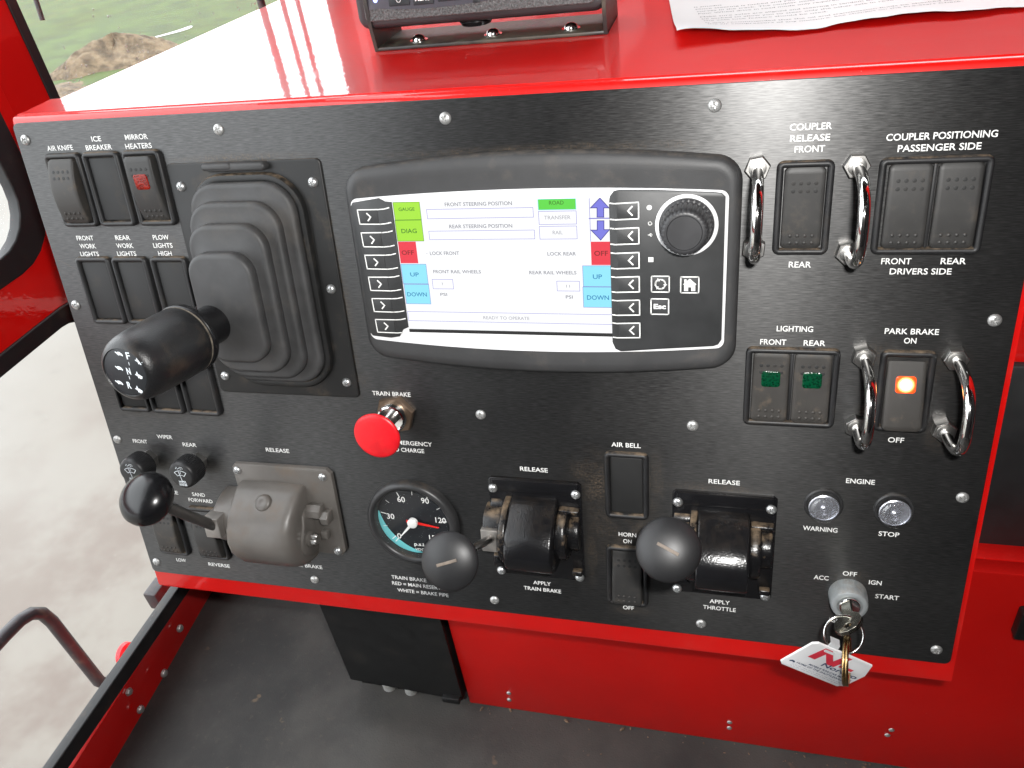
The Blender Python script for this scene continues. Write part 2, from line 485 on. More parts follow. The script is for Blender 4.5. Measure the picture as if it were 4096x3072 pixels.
# ------------------------------------------------------------------ mesh building
class MB:
    """collects faces (in mm) and links them as ONE mesh object"""

    def __init__(s):
        s.v, s.f, s.mi = [], [], []
        s.cur = 0

    def add(s, vs, fs, mat=None):
        o = len(s.v)
        s.v += [tuple(mat @ Vector(p)) if mat is not None else tuple(p) for p in vs]
        s.f += [tuple(i + o for i in f) for f in fs]
        s.mi += [s.cur] * len(fs)
        return s

    def loft(s, loops, cap0=True, cap1=True, mat=None):
        n = len(loops[0])
        vs = [p for l in loops for p in l]
        fs = []
        for a in range(len(loops) - 1):
            for i in range(n):
                j = (i + 1) % n
                fs.append((a * n + i, a * n + j, (a + 1) * n + j, (a + 1) * n + i))
        if cap0:
            fs.append(tuple(reversed(range(n))))
        if cap1:
            fs.append(tuple((len(loops) - 1) * n + i for i in range(n)))
        return s.add(vs, fs, mat)

    def rr(s, w, h, r, prof, cx=0, cy=0, cap0=False, cap1=True, mat=None, n=5):
        """rounded-rectangle loops following prof [(inset, z)]"""
        return s.loft([[(x, y, z) for x, y in rrect(w - 2 * i, h - 2 * i, max(r - i, 0.15), cx, cy, n)] for i, z in prof], cap0, cap1, mat)

    def lathe(s, prof, n=32, mat=None, cap0=True, cap1=True):
        return s.loft([[(r * math.cos(2 * math.pi * i / n), r * math.sin(2 * math.pi * i / n), z) for i in range(n)] for r, z in prof], cap0, cap1, mat)

    def tube(s, path, r, n=12, closed=False, cap=True):
        P = [Vector(p) for p in path]
        m = len(P)
        rs = r if isinstance(r, (list, tuple)) else [r] * m
        T = [((P[(i + 1) % m] if closed or i < m - 1 else P[i]) - (P[i - 1] if closed or i > 0 else P[i])).normalized() for i in range(m)]
        a = T[0].orthogonal().normalized()
        loops = []
        for i in range(m):
            a = (a - T[i] * a.dot(T[i])).normalized()
            b = T[i].cross(a)
            loops.append([tuple(P[i] + (a * math.cos(2 * math.pi * k / n) + b * math.sin(2 * math.pi * k / n)) * rs[i]) for k in range(n)])
        if closed:
            loops.append(loops[0])
            return s.loft(loops, False, False)
        return s.loft(loops, cap, cap)

    def box(s, x0, x1, y0, y1, z0, z1, b=0.6, mat=None):
        w, h = x1 - x0, y1 - y0
        b = min(b, w / 2.2, h / 2.2, (z1 - z0) / 2.2)
        return s.rr(w, h, b, [(b, z0), (b * .3, z0 + b * .3), (0, z0 + b), (0, z1 - b), (b * .3, z1 - b * .3), (b, z1)], (x0 + x1) / 2, (y0 + y1) / 2, True, True, mat, 2)

    def prism(s, poly, z0, z1, b=0.0, mat=None):
        """extrude a convex-ish polygon (x, y) from z0 to z1, top edge bevelled by b"""
        cx = sum(p[0] for p in poly) / len(poly)
        cy = sum(p[1] for p in poly) / len(poly)
        rad = max(math.hypot(p[0] - cx, p[1] - cy) for p in poly)
        def ins(q):
            k = 1 - q / rad
            return [(cx + (x - cx) * k, cy + (y - cy) * k) for x, y in poly]
        L = [[(x, y, z0) for x, y in poly]]
        if b > 0:
            L += [[(x, y, z1 - b) for x, y in poly], [(x, y, z1 - b * .3) for x, y in ins(b * .3)], [(x, y, z1) for x, y in ins(b)]]
        else:
            L += [[(x, y, z1) for x, y in poly]]
        return s.loft(L, True, True, mat)

    def extru(s, prof, x0, x1, b=0.8):
        """extrude a (v, w) profile along u with rounded end edges"""
        cy = sum(p[0] for p in prof) / len(prof)
        cz = sum(p[1] for p in prof) / len(prof)
        rad = max(math.hypot(p[0] - cy, p[1] - cz) for p in prof)
        def lp(x, q):
            k = 1 - q / rad
            return [(x, cy + (y - cy) * k, cz + (z - cz) * k) for y, z in prof]
        return s.loft([lp(x0, b), lp(x0 + b * .3, b * .3), lp(x0 + b, 0), lp(x1 - b, 0), lp(x1 - b * .3, b * .3), lp(x1, b)])

    def build(s, name, mats, parent=None, org=(0, 0, 0), smooth=38, label=None):
        me = bpy.data.meshes.new(name)
        me.from_pydata([((x - org[0]) * S, (y - org[1]) * S, (z - org[2]) * S) for x, y, z in s.v], [], s.f)
        for m in (mats if isinstance(mats, (list, tuple)) else [mats]):
            me.materials.append(m)
        if max(s.mi, default=0) > 0:
            me.polygons.foreach_set('material_index', s.mi)
        me.update()
        finish(me, smooth)
        return place(name, me, parent, label)


def finish(me, smooth=38):
    import bmesh
    bm = bmesh.new()
    bm.from_mesh(me)
    bmesh.ops.recalc_face_normals(bm, faces=bm.faces)
    bm.to_mesh(me)
    bm.free()
    if smooth:
        me.polygons.foreach_set('use_smooth', [True] * len(me.polygons))
        me.set_sharp_from_angle(angle=R(smooth))


def place(name, me, parent=None, label=None):
    o = bpy.data.objects.new(name, me)
    COL.objects.link(o)
    if parent is not None:
        o.parent = parent
    if label:
        o['label'] = label
    return o


def rrect(w, h, r, cx=0, cy=0, n=5):
    r = min(r, w / 2 - 1e-4, h / 2 - 1e-4)
    P = []
    for (sx, sy, a0) in ((1, 1, 0), (-1, 1, 90), (-1, -1, 180), (1, -1, 270)):
        for i in range(n + 1):
            a = R(a0 + 90 * i / n)
            P.append((cx + sx * (w / 2 - r) + r * math.cos(a), cy + sy * (h / 2 - r) + r * math.sin(a)))
    return P


def curve_mesh(splines, depth=0.0, bevel=0.0):
    """filled 2D outline with holes (mm) -> verts, faces"""
    cu = bpy.data.curves.new('tmp', 'CURVE')
    cu.dimensions = '2D'
    cu.fill_mode = 'BOTH'
    cu.extrude = depth / 2
    cu.bevel_depth = bevel
    for pts in splines:
        sp = cu.splines.new('POLY')
        sp.points.add(len(pts) - 1)
        for p, q in zip(sp.points, pts):
            p.co = (q[0], q[1], 0, 1)
        sp.use_cyclic_u = True
    return eval_curve(cu)


def eval_curve(cu):
    ob = bpy.data.objects.new('tmp', cu)
    COL.objects.link(ob)
    dg = bpy.context.evaluated_depsgraph_get()
    dg.update()
    me = bpy.data.meshes.new_from_object(ob.evaluated_get(dg))
    vs = [tuple(v.co) for v in me.vertices]
    fs = [tuple(p.vertices) for p in me.polygons]
    bpy.data.objects.remove(ob)
    bpy.data.curves.remove(cu)
    bpy.data.meshes.remove(me)
    return vs, fs


TXT = {}


def glyphs(t, bold=0.0):
    if (t, bold) not in TXT:
        cu = bpy.data.curves.new('tmp', 'FONT')
        cu.body = t
        cu.size = 1.0
        cu.resolution_u = 3
        cu.offset = bold
        TXT[(t, bold)] = eval_curve(cu)
    return TXT[(t, bold)]


CAPH = None


def text_into(mb, t, a, b, cap, w, bold=0.012):
    """lay the word t along the baseline a -> b (panel mm) with capital height cap"""
    global CAPH
    if CAPH is None:
        vs, _ = glyphs('H')
        CAPH = max(v[1] for v in vs)
    vs, fs = glyphs(t, bold)
    x0, x1 = min(v[0] for v in vs), max(v[0] for v in vs)
    d = Vector((b[0] - a[0], b[1] - a[1]))
    L = d.length
    e = d / L
    nrm = Vector((-e.y, e.x))
    kx, ky = L / (x1 - x0), cap / CAPH
    mb.add([(a[0] + e.x * (x - x0) * kx + nrm.x * y * ky, a[1] + e.y * (x - x0) * kx + nrm.y * y * ky, w) for x, y, z in vs], fs)


# ------------------------------------------------------------------ reading points of the panel off the photograph's own pixels
CX, CY, F = 2048.0, 1536.0, 3229.275
CM = cam.matrix_world.to_3x3()
CAMP = cam.matrix_world.translation / S


def pray(x, y):
    return CM @ Vector(((x - CX) / F, -(y - CY) / F, -1.0))


def uv(x, y, w=0.0):
    r = pray(x, y)
    t = (w - CAMP.dot(PW)) / r.dot(PW)
    p = CAMP + r * t
    return p.dot(PU), p.dot(PV)


CROPS = {'A': (0, 400), 'B': (200, 850), 'C': (400, 1700), 'D': (800, 1700), 'E': (1250, 1500), 'F': (1350, 1850), 'G': (1850, 1750),
         'H': (2350, 1800), 'I': (1800, 2350, 1.03797), 'J': (2900, 450), 'K': (3300, 450, .42183), 'L': (2900, 1250), 'M': (3296, 1250),
         'N': (3000, 1850), 'O': (3050, 2250), 'Q': (1350, 600), 'T': (2050, 600), 'U': (1350, 950), 'V': (2250, 950), 'X': (300, 1150), 'Y': (700, 2250, .7233)}


def q(c, x, y, w=0.0):
    k = CROPS[c]
    s = k[2] if len(k) > 2 else 800 / 2212
    return uv(k[0] + x * s, k[1] + y * s, w)


def wp(x, y, axis, val):
    """point of a world plane (mm) under pixel (x, y) of a 2212 px wide print"""
    r = pray(x * 4096 / 2212, y * 4096 / 2212)
    return CAMP + r * ((val - CAMP[axis]) / r[axis])


def thing(name, label, cat, u=0, v=0, w=0, group=None, world=None, rot=None):
    o = bpy.data.objects.new(name, None)
    o.empty_display_size = 0.01
    COL.objects.link(o)
    if world is not None:
        o.location = Vector(world) * S
        if rot is not None:
            o.rotation_euler = rot
    else:
        o.matrix_world = Matrix.Translation(pw(u, v, w) * S) @ PANEL
    tag(o, label, cat, group)
    return o


def tag(o, label, cat, group=None):
    o['label'] = label
    o['category'] = cat
    if group:
        o['group'] = group


def struct(o, kind='structure'):
    o['kind'] = kind
    return o


# ================================================================== OUTDOORS
def sheet(name, m, x0, x1, y0, y1, z, nx=1, ny=1, fz=None):
    mb = MB()
    vs = [(x0 + (x1 - x0) * i / nx, y0 + (y1 - y0) * j / ny, z + (fz(i / nx, j / ny) if fz else 0)) for j in range(ny + 1) for i in range(nx + 1)]
    fs = [(j * (nx + 1) + i, j * (nx + 1) + i + 1, (j + 1) * (nx + 1) + i + 1, (j + 1) * (nx + 1) + i) for j in range(ny) for i in range(nx)]
    mb.add(vs, fs)
    return mb


struct(sheet('ground', 0, -150000, 150000, -150000, 150000, -1800).build('ground', M['mud']))
rg = random.Random(3)
gpts = []
for i in range(60):
    a = i / 59
    gpts.append((-26000 + 26000 * a, 5600 + 420 * math.sin(a * 17) + 300 * math.sin(a * 41 + 1) + rg.uniform(-120, 120)))
gb = MB()
gb.add([(x, y, -1790) for x, y in gpts] + [(x, 60000, -1790) for x, y in gpts], [(i, i + 1, 61 + i, 60 + i) for i in range(59)])
go = gb.build('grass', M['grass'])
struct(go, 'stuff')


def mound(name, cx, cy, lx, ly, h, m, seed, label):
    r = random.Random(seed)
    ph = [r.uniform(0, 6.28) for _ in range(10)]
    n1, n2 = 48, 14
    loops = []
    for j in range(n2 + 1):
        t = j / n2
        rad = 1 - t
        z = h * (1 - rad ** 1.6)
        lp = []
        for i in range(n1):
            a = 2 * math.pi * i / n1
            k = rad * (1 + .16 * math.sin(3 * a + ph[0]) + .1 * math.sin(7 * a + ph[1]) + .07 * math.sin(13 * a + ph[2] + 5 * t)) + 0.004
            zz = z * (1 + .25 * math.sin(2 * a + ph[3] + 3 * t)) + (r.uniform(-.06, .06) * h if 0 < j else 0)
            lp.append((cx + lx * k * math.cos(a) - .35 * ly * k * math.sin(a), cy + ly * k * math.sin(a) + .8 * lx * k * math.cos(a), -1795 + zz))
        loops.append(lp)
    mb = MB()
    mb.loft(loops, False, True)
    return struct(mb.build(name, m, smooth=60))


mound('dirt_mound', -6900, 7900, 560, 430, 250, M['dirt'], 5, '')
mound('dirt_mound', -6950, 6700, 330, 420, 40, M['dirt'], 9, '')
pb = MB()
pb.add([(-7150 + 200 * math.cos(a) - 40 * math.sin(3 * a), 9150 + 150 * math.sin(a) + 330 * math.cos(a) + 40 * math.sin(2 * a), -1786) for a in [i * math.pi / 12 for i in range(24)]], [tuple(range(24))])
struct(pb.build('puddle', M['puddle']))

# ================================================================== CAB SHELL (the place the console stands in)
FZ = -598.0


def mat_edge(y):
    return -564 + (67 - y) * 12 / 206


fb = MB()
NX, NY = 120, 150
vs, fs = [], []
for j in range(NY + 1):
    y = -900 + 1560 * j / NY
    xl = max(mat_edge(y), -620)
    for i in range(NX + 1):
        x = xl + (760 - xl) * (i / NX) ** 1.3
        z = 1.6 * math.sin(x * .021 + 1) * math.sin(y * .017) + 5.5 * math.exp(-((x + 330 - (y + 20) * -.55) / 34) ** 2) * math.exp(-((y + 95) / 85) ** 2)
        z += 4 * math.exp(-((x + 285) / 60) ** 2 - ((y + 62) / 14) ** 2)
        if -338 < x < -236 and -16 < y < 90:
            z -= 45
        vs.append((x, y, FZ + z))
for j in range(NY):
    for i in range(NX):
        a = j * (NX + 1) + i
        fs.append((a, a + 1, a + NX + 2, a + NX + 1))
fb.add(vs, fs)
struct(fb.build('floor', M['floor'], smooth=60))

# ceiling and the two walls behind and beside the camera keep the cab closed to the sky
cb = MB()
cb.box(-560, 760, -900, 830, 900, 930, 4)
struct(cb.build('ceiling', M['headliner']))
t = thing('cab_wall', 'plain grey rear wall of the cab behind the operator', 'wall', world=(100, -915, FZ))
b = MB(); b.box(-560, 760, -930, -900, FZ, 900, 3); b.build('wall_panel', M['headliner'], t, org=(100, -915, FZ))
t = thing('cab_wall', 'grey right side wall of the cab, out past the red lower wall', 'wall', world=(775, 0, FZ))
b = MB(); b.box(760, 790, -930, 830, FZ, 900, 3); b.build('wall_panel', M['headliner'], t, org=(775, 0, FZ))
t = thing('cab_wall', 'red front bulkhead beyond the console top', 'wall', world=(100, 715, FZ))
b = MB(); b.box(-548, 760, 705, 735, FZ, 300, 3); b.build('wall_panel', M['red'], t, org=(100, 715, FZ))

# red wall under the console, its ledge and the upper wall to the right
org = (200, -14, FZ)
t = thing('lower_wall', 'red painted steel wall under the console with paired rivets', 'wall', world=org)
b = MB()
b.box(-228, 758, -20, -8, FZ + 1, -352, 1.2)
b.build('wall_panel', M['redshaded'], t, org)
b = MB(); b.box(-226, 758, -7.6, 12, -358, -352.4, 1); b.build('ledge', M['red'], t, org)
for x, z in ((-186, -571), (-187, -582), (10, -567), (10, -575.5), (134, -545), (132, -553)):
    b = MB()
    b.lathe([(2.3, 0), (2.1, .4), (1.3, .8), (.3, .95)], 14, Matrix.Translation((x, -20, z)) @ Matrix.Rotation(R(90), 4, 'X'))
    b.build('rivet', M['screwdull'], t, org)
org = (440, 12, -352)
t = thing('upper_wall', 'red upper wall at the right edge, behind the console end', 'wall', world=org)
b = MB(); b.box(141, 758, 12, 26, -351, 300, 1); b.build('wall_panel', M['red'], t, org)
p0, p1 = wp(2150, 1182, 1, 8), wp(2195, 787, 1, 8)
b = MB(); b.box(146, 420, 6, 11.8, p0.z, p1.z, 1.5); o = b.build('trim_panel', M['darkpanel'], None, org=(280, 8, p0.z))
o.location = Vector((280, 8, p0.z)) * S
tag(o, 'flat black trim panel on the red wall right of the console', 'panel')
pl = wp(2205, 1332, 1, -20)
b = MB(); b.box(pl.x - 4, pl.x + 60, -30, -20.5, pl.z - 13, pl.z + 13, 2)
o = b.build('latch_box', M['blackpaint'], None, org=(pl.x, -20, pl.z)); o.location = Vector((pl.x, -20, pl.z)) * S
tag(o, 'small black latch box at the right edge of the red lower wall', 'latch')

# black duct under the console and the two conduits below it
o_ = (-288, 10, -580)
t = thing('cable_duct', 'black sheet metal cable duct hanging beneath the console', 'duct', world=o_)
b = MB()
b.loft([[(-346, -25, -400), (-231.5, -25, -400), (-231.5, 60, -400), (-346, 60, -400)],
        [(-345, -25, -578), (-231.5, -25, -586), (-231.5, 60, -584), (-345, 60, -576)]])
b.build('cover', M['blackpaint'], t, o_)
b = MB(); b.box(-250, -233, -30, -22, -586, -579, 1); b.build('foot', M['blackpaint'], t, o_)
for k, px in enumerate((835, 880)):
    p = wp(px, 1478, 1, -19)
    b = MB()
    prof = []
    for i in range(17):
        prof.append((5.6 + (.9 if i % 2 else 0), -40 + i * 3.2))
    b.lathe(prof, 18)
    o = b.build('conduit', M['conduit'], None)
    o.location = Vector((p.x, -15.5, -592)) * S
    tag(o, ('left corrugated metal conduit beneath the black duct', 'right corrugated metal conduit beneath the black duct')[k], 'conduit', 'conduits under the duct')

# ------------------------------------------------------------------ left side of the cab: posts, door, panes
DX = -550.0
YZX = Matrix(((0, 0, 1, 0), (1, 0, 0, 0), (0, 1, 0, 0), (0, 0, 0, 1)))   # (y, z, x) drawing -> world


def flat(mb, splines, x, depth, bevel=0.0):
    vs, fs = curve_mesh(splines, depth, bevel)
    mb.add(vs, fs, Matrix.Translation((x, 0, 0)) @ YZX)


def rect(y0, y1, z0, z1, r=2.0, n=6):
    return rrect(y1 - y0, z1 - z0, r, (y0 + y1) / 2, (z0 + z1) / 2, n)


lo_open = rect(-820, 78, -529, -221, 34)
up_open = rect(-820, 66, -148, 430, 42)
fr_open = rect(150, 690, -140, 430, 30)
org = (DX, -200, FZ)
door = thing('cab_door', 'red cab door on the left with two rubber sealed windows', 'door', world=org)
b = MB()
flat(b, [rect(-880, 100, FZ + 62, 600, 3), rect(-840, 92, -540, -210, 40), rect(-840, 85, -164, 450, 50)], DX - 4, 8, 1.0)
b.build('door_frame', M['red'], door, org, smooth=30)
for oo, oi in ((rect(-841, 93, -543, -209, 41), lo_open), (rect(-841, 86, -165, 451, 51), up_open)):
    b = MB(); flat(b, [oo, oi], DX - 2, 8, 1.5)
    s_ = b.build('window_seal', M['seal'], door, org, smooth=40)
for op in (lo_open, up_open):
    b = MB(); flat(b, [op], DX - 3, 0)
    b.build('window_pane', M['glass'], door, org, smooth=None)
org = (DX, 150, -140)
fw = thing('side_window', 'fixed left side window with rain drops, looking out on grass', 'window', world=org)
b = MB(); flat(b, [rect(101, 735, -598, 600, 2), rect(143, 698, -148, 438, 34)], DX - 4, 8, 1.0)
b.build('window_post', M['red'], fw, org, smooth=30)
b = MB(); flat(b, [rect(142, 699, -149, 439, 35), fr_open], DX - 3, 9, 1.0)
b.build('window_seal', M['seal'], fw, org, smooth=40)
b = MB(); flat(b, [fr_open], DX - 3, 0)
b.build('window_pane', M['glass'], fw, org, smooth=None)
b = MB()
rd = random.Random(11)
for px, py in [(143, 105), (147, 135), (150, 165), (152, 206), (306, 112), (300, 125), (313, 128), (318, 138), (237, 35), (553, 85), (580, 95), (205, 310), (178, 330), (200, 365),
               (195, 375), (400, 60), (415, 45), (555, 95), (560, 20), (430, 12), (470, 40), (205, 20), (260, 60), (350, 70), (165, 255), (180, 290), (280, 110), (310, 90), (520, 70), (545, 60)]:
    if py > 215 - (px - 105) * .43:
        py = max(2, 200 - (px - 105) * .43)
    p = wp(px, py, 0, DX + 1)
    for k in range(2):
        rr = rd.uniform(.5, 1.3)
        b.lathe([(rr, 0), (rr * .8, rr * .45), (rr * .3, rr * .7)], 10, Matrix.Translation((DX - .9, p.y + rd.uniform(-4, 4) * k, p.z + rd.uniform(-9, 9) * k)) @ Matrix.Rotation(R(90), 4, 'Y'))
o = b.build('rain_drops', M['drop'], fw, org)
o['kind'] = 'stuff'
org = (DX, -50, FZ)
t = thing('door_sill', 'red door sill with bolts between the glass and the floor mat', 'sill', world=org)
b = MB()
ys = [-420, -300, -133, 61, 140]
b.add([(DX + 2, y, -541 - (15 - y) * .05 * (1 if y < 15 else 0)) for y in ys] + [(mat_edge(y), y, FZ - 2) for y in ys] + [(DX - 30, y, FZ - 6) for y in ys] + [(DX - 12, y, -541 - (15 - y) * .05 * (1 if y < 15 else 0)) for y in ys],
      [(i, i + 1, 6 + i, 5 + i) for i in range(4)] + [(5 + i, 6 + i, 11 + i, 10 + i) for i in range(4)] + [(10 + i, 11 + i, 16 + i, 15 + i) for i in range(4)] + [(15 + i, 16 + i, 1 + i, i) for i in range(4)])
b.build('sill_plate', M['red'], t, org)
for px, py in ((387, 1357), (277, 1494), (353, 1454), (302, 1532)):
    p = wp(px, py, 0, DX + 1)
    b = MB()
    b.lathe([(4.2, 0), (4.2, 1.5), (3.2, 3), (1, 3.6)], 6 if px == 277 else 16, Matrix.Translation((p.x, p.y, p.z)) @ Matrix.Rotation(R(90), 4, 'Y'))
    b.build('bolt', M['screwdull'], t, org)

# grab rail outside the door, its spring, a red lamp and a bracket
gp = [(-240, -455), (-150, -455), (-104, -457), (-86, -459), (-74, -464), (-66, -474), (-63, -490), (-62, -526), (-61, -560), (-60, -592), (-56, -603), (-44, -607)]
b = MB(); b.tube([(0, y + 62, z + 526) for y, z in gp], 6.2, 12)
o = b.build('grab_rail', M['rail']); o.location = Vector((-620, -62, -526)) * S
tag(o, 'bent black grab rail outside the lower door window', 'grab rail')
p = wp(207, 1512, 0, -622)
b = MB()
b.tube([(4.5 * math.cos(i * .8), 4.5 * math.sin(i * .8) - i * .28, -i * .32) for i in range(90)], 1.0, 6)
o = b.build('coil_spring', M['conduit']); o.location = p * S
tag(o, 'small bright coil spring at the foot of the grab rail', 'spring')
p = wp(268, 1412, 0, -640)
b = MB(); b.lathe([(13, 0), (13, 5), (10, 8), (6, 9)], 20, Matrix.Rotation(R(90), 4, 'Y')); b.lathe([(5, 8.5), (5, 10), (2, 10.5)], 14, Matrix.Rotation(R(90), 4, 'Y'))
o = b.build('marker_lamp', M['redmatte']); o.location = p * S
tag(o, 'round red marker lamp seen low through the door glass', 'marker lamp')
p = wp(345, 1272, 0, -600)
b = MB(); b.box(-8, 8, -16, 9, -16, 9, 2)
o = b.build('step_bracket', M['rail']); o.location = p * S
tag(o, 'dark grey bracket outside, just below the panel corner', 'bracket')
pa_, pb_ = wp(58, -60, 0, DX - 60), wp(92, 44, 0, DX - 60)
b = MB(); b.tube([Vector((0, 0, 0)), pa_ - pb_], 2.2, 10)
o = b.build('mirror_stay', M['rail']); o.location = pb_ * S
tag(o, 'thin dark rod outside the side window in the top left corner', 'rod')
t = thing('mirror_mount', 'set of dark mirror posts outside the side window', 'mirror arm', world=(-590, 560, -150))
for y in (575, 628, 668):
    b = MB(); b.tube([(-590, y, -150), (-592, y + 4, 100), (-596, y + 10, 470)], 3.6 if y > 600 else 5.0, 10)
    b.build('post', M['rail'], t, org=(-590, 560, -150))

# ================================================================== CONSOLE
con = thing('console', 'red steel operator console with a black lettered switch faceplate', 'console', -152, -210, -1.5)
PX0, PX1, PT, PB = -441.0, 136.6, -36.0, -380.8


def panel_yz(v, w):
    p = pw(0, v, w)
    return p.y, p.z


prof = [(-396, -12), (-397.5, -6), (-396.5, -2.6), (-394, -1.6)]
pts = [panel_yz(*p) for p in prof] + [panel_yz(-37, -1.6), panel_yz(-34.3, -1.8), panel_yz(-32.9, -2.7), panel_yz(-32.2, -4.2)]
ytop = pts[-1][0] + 4
pts += [(ytop, -32.4), (ytop + 30, -32.4), (ytop + 30, -60), (-22, -120), (-22, panel_yz(-396, -12)[1] + 2)]
b = MB()
inv = Matrix((PU, PV, PW)).to_4x4()
b.loft([[tuple(inv @ Vector((x, y, z))) for y, z in pts] for x in (-441, 139.6)])
b.build('housing', M['red'], con, (-152, -210, -1.5), smooth=50)
# top plate, drawn in world axes
tp = [(-440.6, ytop - 2), (-431, 28), (-409, 298), (-388, 702), (756, 702), (756, 14), (139.5, 10), (139.5, ytop - 2)]
b = MB()
b.loft([[tuple(inv @ Vector((x, y, z))) for x, y in tp] for z in (-36, -32.1, -31.7)])
b.build('top_plate', M['red'], con, (-152, -210, -1.5), smooth=20)
# faceplate
fp = MB()
fp.rr(PX1 - PX0, PT - PB, 4, [(0, -1.4), (0, -.35), (.12, -.1), (.35, 0)], (PX0 + PX1) / 2, (PT + PB) / 2, False, True)
plate = fp.build('faceplate', M['plate'], con, (0, 0, 0), smooth=20)
plate.location = (152 * S, 210 * S, 1.5 * S)
# the plate's own coordinates are panel coordinates, so the lettering sits on it in panel mm
WORDS = [('A', 'AIR KNIFE', 530, 562, 814, 551), ('A', 'ICE', 1020, 459, 1125, 455), ('A', 'BREAKER', 958, 556, 1245, 545), ('A', 'MIRROR', 1390, 440, 1640, 430), ('A', 'HEATERS', 1395, 541, 1685, 529),
         ('B', 'FRONT', 302, 308, 487, 305), ('B', 'WORK', 338, 397, 515, 394), ('B', 'LIGHTS', 345, 484, 548, 481), ('B', 'REAR', 730, 304, 892, 302), ('B', 'WORK', 743, 393, 928, 390), ('B', 'LIGHTS', 752, 481, 960, 478),
         ('B', 'PLOW', 1145, 300, 1320, 298), ('B', 'LIGHTS', 1150, 390, 1362, 388), ('B', 'HIGH', 1205, 478, 1352, 475),
         ('C', 'FRONT', 370, 192, 528, 206), ('C', 'WIPER', 636, 145, 805, 156), ('C', 'REAR', 920, 232, 1072, 243), ('C', 'RELEASE', 1840, 292, 2096, 307), ('C', 'SAND', 1025, 782, 1166, 794),
         ('C', 'FORWARD', 985, 842, 1250, 865), ('C', 'IDLE', 735, 755, 868, 768), ('C', 'LOW', 852, 1505, 955, 1515), ('C', 'REVERSE', 1205, 1553, 1440, 1578),
         ('D', 'APPLY', 1025, 1494, 1215, 1511), ('D', 'VEHICLE BRAKE', 898, 1545, 1356, 1590), ('E', 'TRAIN BRAKE', 665, 222, 1088, 240), ('E', 'EMERGENCY', 912, 768, 1325, 788), ('E', 'AND CHARGE', 820, 838, 1238, 862),
         ('F', 'TRAIN BRAKE', 600, 1284, 985, 1320), ('F', 'RED = MAIN RESERVOIR', 608, 1352, 1250, 1414), ('F', 'WHITE = BRAKE PIPE', 668, 1432, 1230, 1481),
         ('G', 'AIR BELL', 1648, 98, 1972, 116), ('G', 'RELEASE', 638, 365, 945, 386), ('G', 'HORN', 1728, 1088, 1922, 1103), ('G', 'ON', 1778, 1165, 1872, 1172),
         ('Y', 'APPLY', 1982, 119, 2080, 128), ('Y', 'TRAIN BRAKE', 1930, 150, 2136, 168), ('H', 'RELEASE', 1338, 367, 1685, 388), ('I', 'APPLY', 1000, 58, 1078, 67), ('I', 'THROTTLE', 975, 81, 1101, 94), ('I', 'OFF', 667, 82, 709, 87),
         ('J', 'COUPLER', 716, 196, 1180, 184), ('J', 'RELEASE', 718, 322, 1160, 309), ('J', 'FRONT', 768, 441, 1102, 434), ('J', 'REAR', 703, 1712, 950, 1714),
         ('K', 'COUPLER POSITIONING', 578, 270, 1635, 228), ('K', 'PASSENGER SIDE', 686, 373, 1478, 347), ('K', 'FRONT', 530, 1438, 815, 1437), ('K', 'REAR', 1093, 1437, 1333, 1437), ('K', 'DRIVERS SIDE', 610, 1534, 1195, 1534),
         ('L', 'LIGHTING', 570, 205, 972, 215), ('L', 'FRONT', 387, 351, 676, 358), ('L', 'REAR', 868, 364, 1108, 370), ('M', 'PARK BRAKE', 668, 236, 1268, 244), ('M', 'ON', 880, 340, 1018, 343), ('M', 'OFF', 703, 1435, 882, 1438),
         ('N', 'ENGINE', 1060, 226, 1378, 243), ('N', 'WARNING', 583, 746, 965, 773), ('N', 'STOP', 1418, 808, 1648, 824), ('N', 'ACC', 703, 1288, 868, 1302), ('N', 'OFF', 1023, 1247, 1181, 1259), ('N', 'IGN', 1312, 1344, 1453, 1357), ('N', 'START', 1382, 1500, 1645, 1520), ('O', 'IGN', 735, 655, 862, 666)]
for c, tx, x0, y0, x1, y1 in WORDS:
    a, e = q(c, x0, y0), q(c, x1, y1)
    vm = (a[1] + e[1]) / 2
    mb = MB()
    text_into(mb, tx, (a[0], vm), (e[0], vm), 2.95 if c in 'CDEFABGYHI' else 3.05, 0.12)
    mb.build('lettering', M['white'], plate, smooth=None)


# ------------------------------------------------------------------ screws
def screw_mesh(r, h, key, mat):
    NR, NA = 14, 56
    vs, fs = [], []
    for j in range(NR + 1):
        t = j / NR
        rr = r * math.sin(t * math.pi / 2 * 1.0) if j else 0.0001
        zz = h * math.cos(t * math.pi / 2) + .0
        for i in range(NA):
            a = 2 * math.pi * i / NA
            x, y = rr * math.cos(a), rr * math.sin(a)
            z = zz
            m_, M_ = min(abs(x), abs(y)), max(abs(x), abs(y))
            if m_ < r * .13 and M_ < r * .52:
                z = zz - h * .62 * (1 - .5 * M_ / (r * .52))
            vs.append((x, y, z))
    for j in range(NR):
        for i in range(NA):
            k = (i + 1) % NA
            fs.append((j * NA + i, (j + 1) * NA + i, (j + 1) * NA + k, j * NA + k))
    me = bpy.data.meshes.new(key)
    me.from_pydata([(x * S, y * S, z * S) for x, y, z in vs], [], fs)
    me.materials.append(mat)
    finish(me, 50)
    return me


SC_BIG = screw_mesh(3.35, 1.9, 'screw', M['screwdull'])
SC = screw_mesh(3.1, 2.3, 'screw', M['screw'])


def screw(parent, u, v, w, me=SC):
    o = place('screw', me, parent)
    o.location = (u * S, v * S, w * S)
    o.rotation_euler = (0, 0, random.uniform(0, 1.57))
    return o


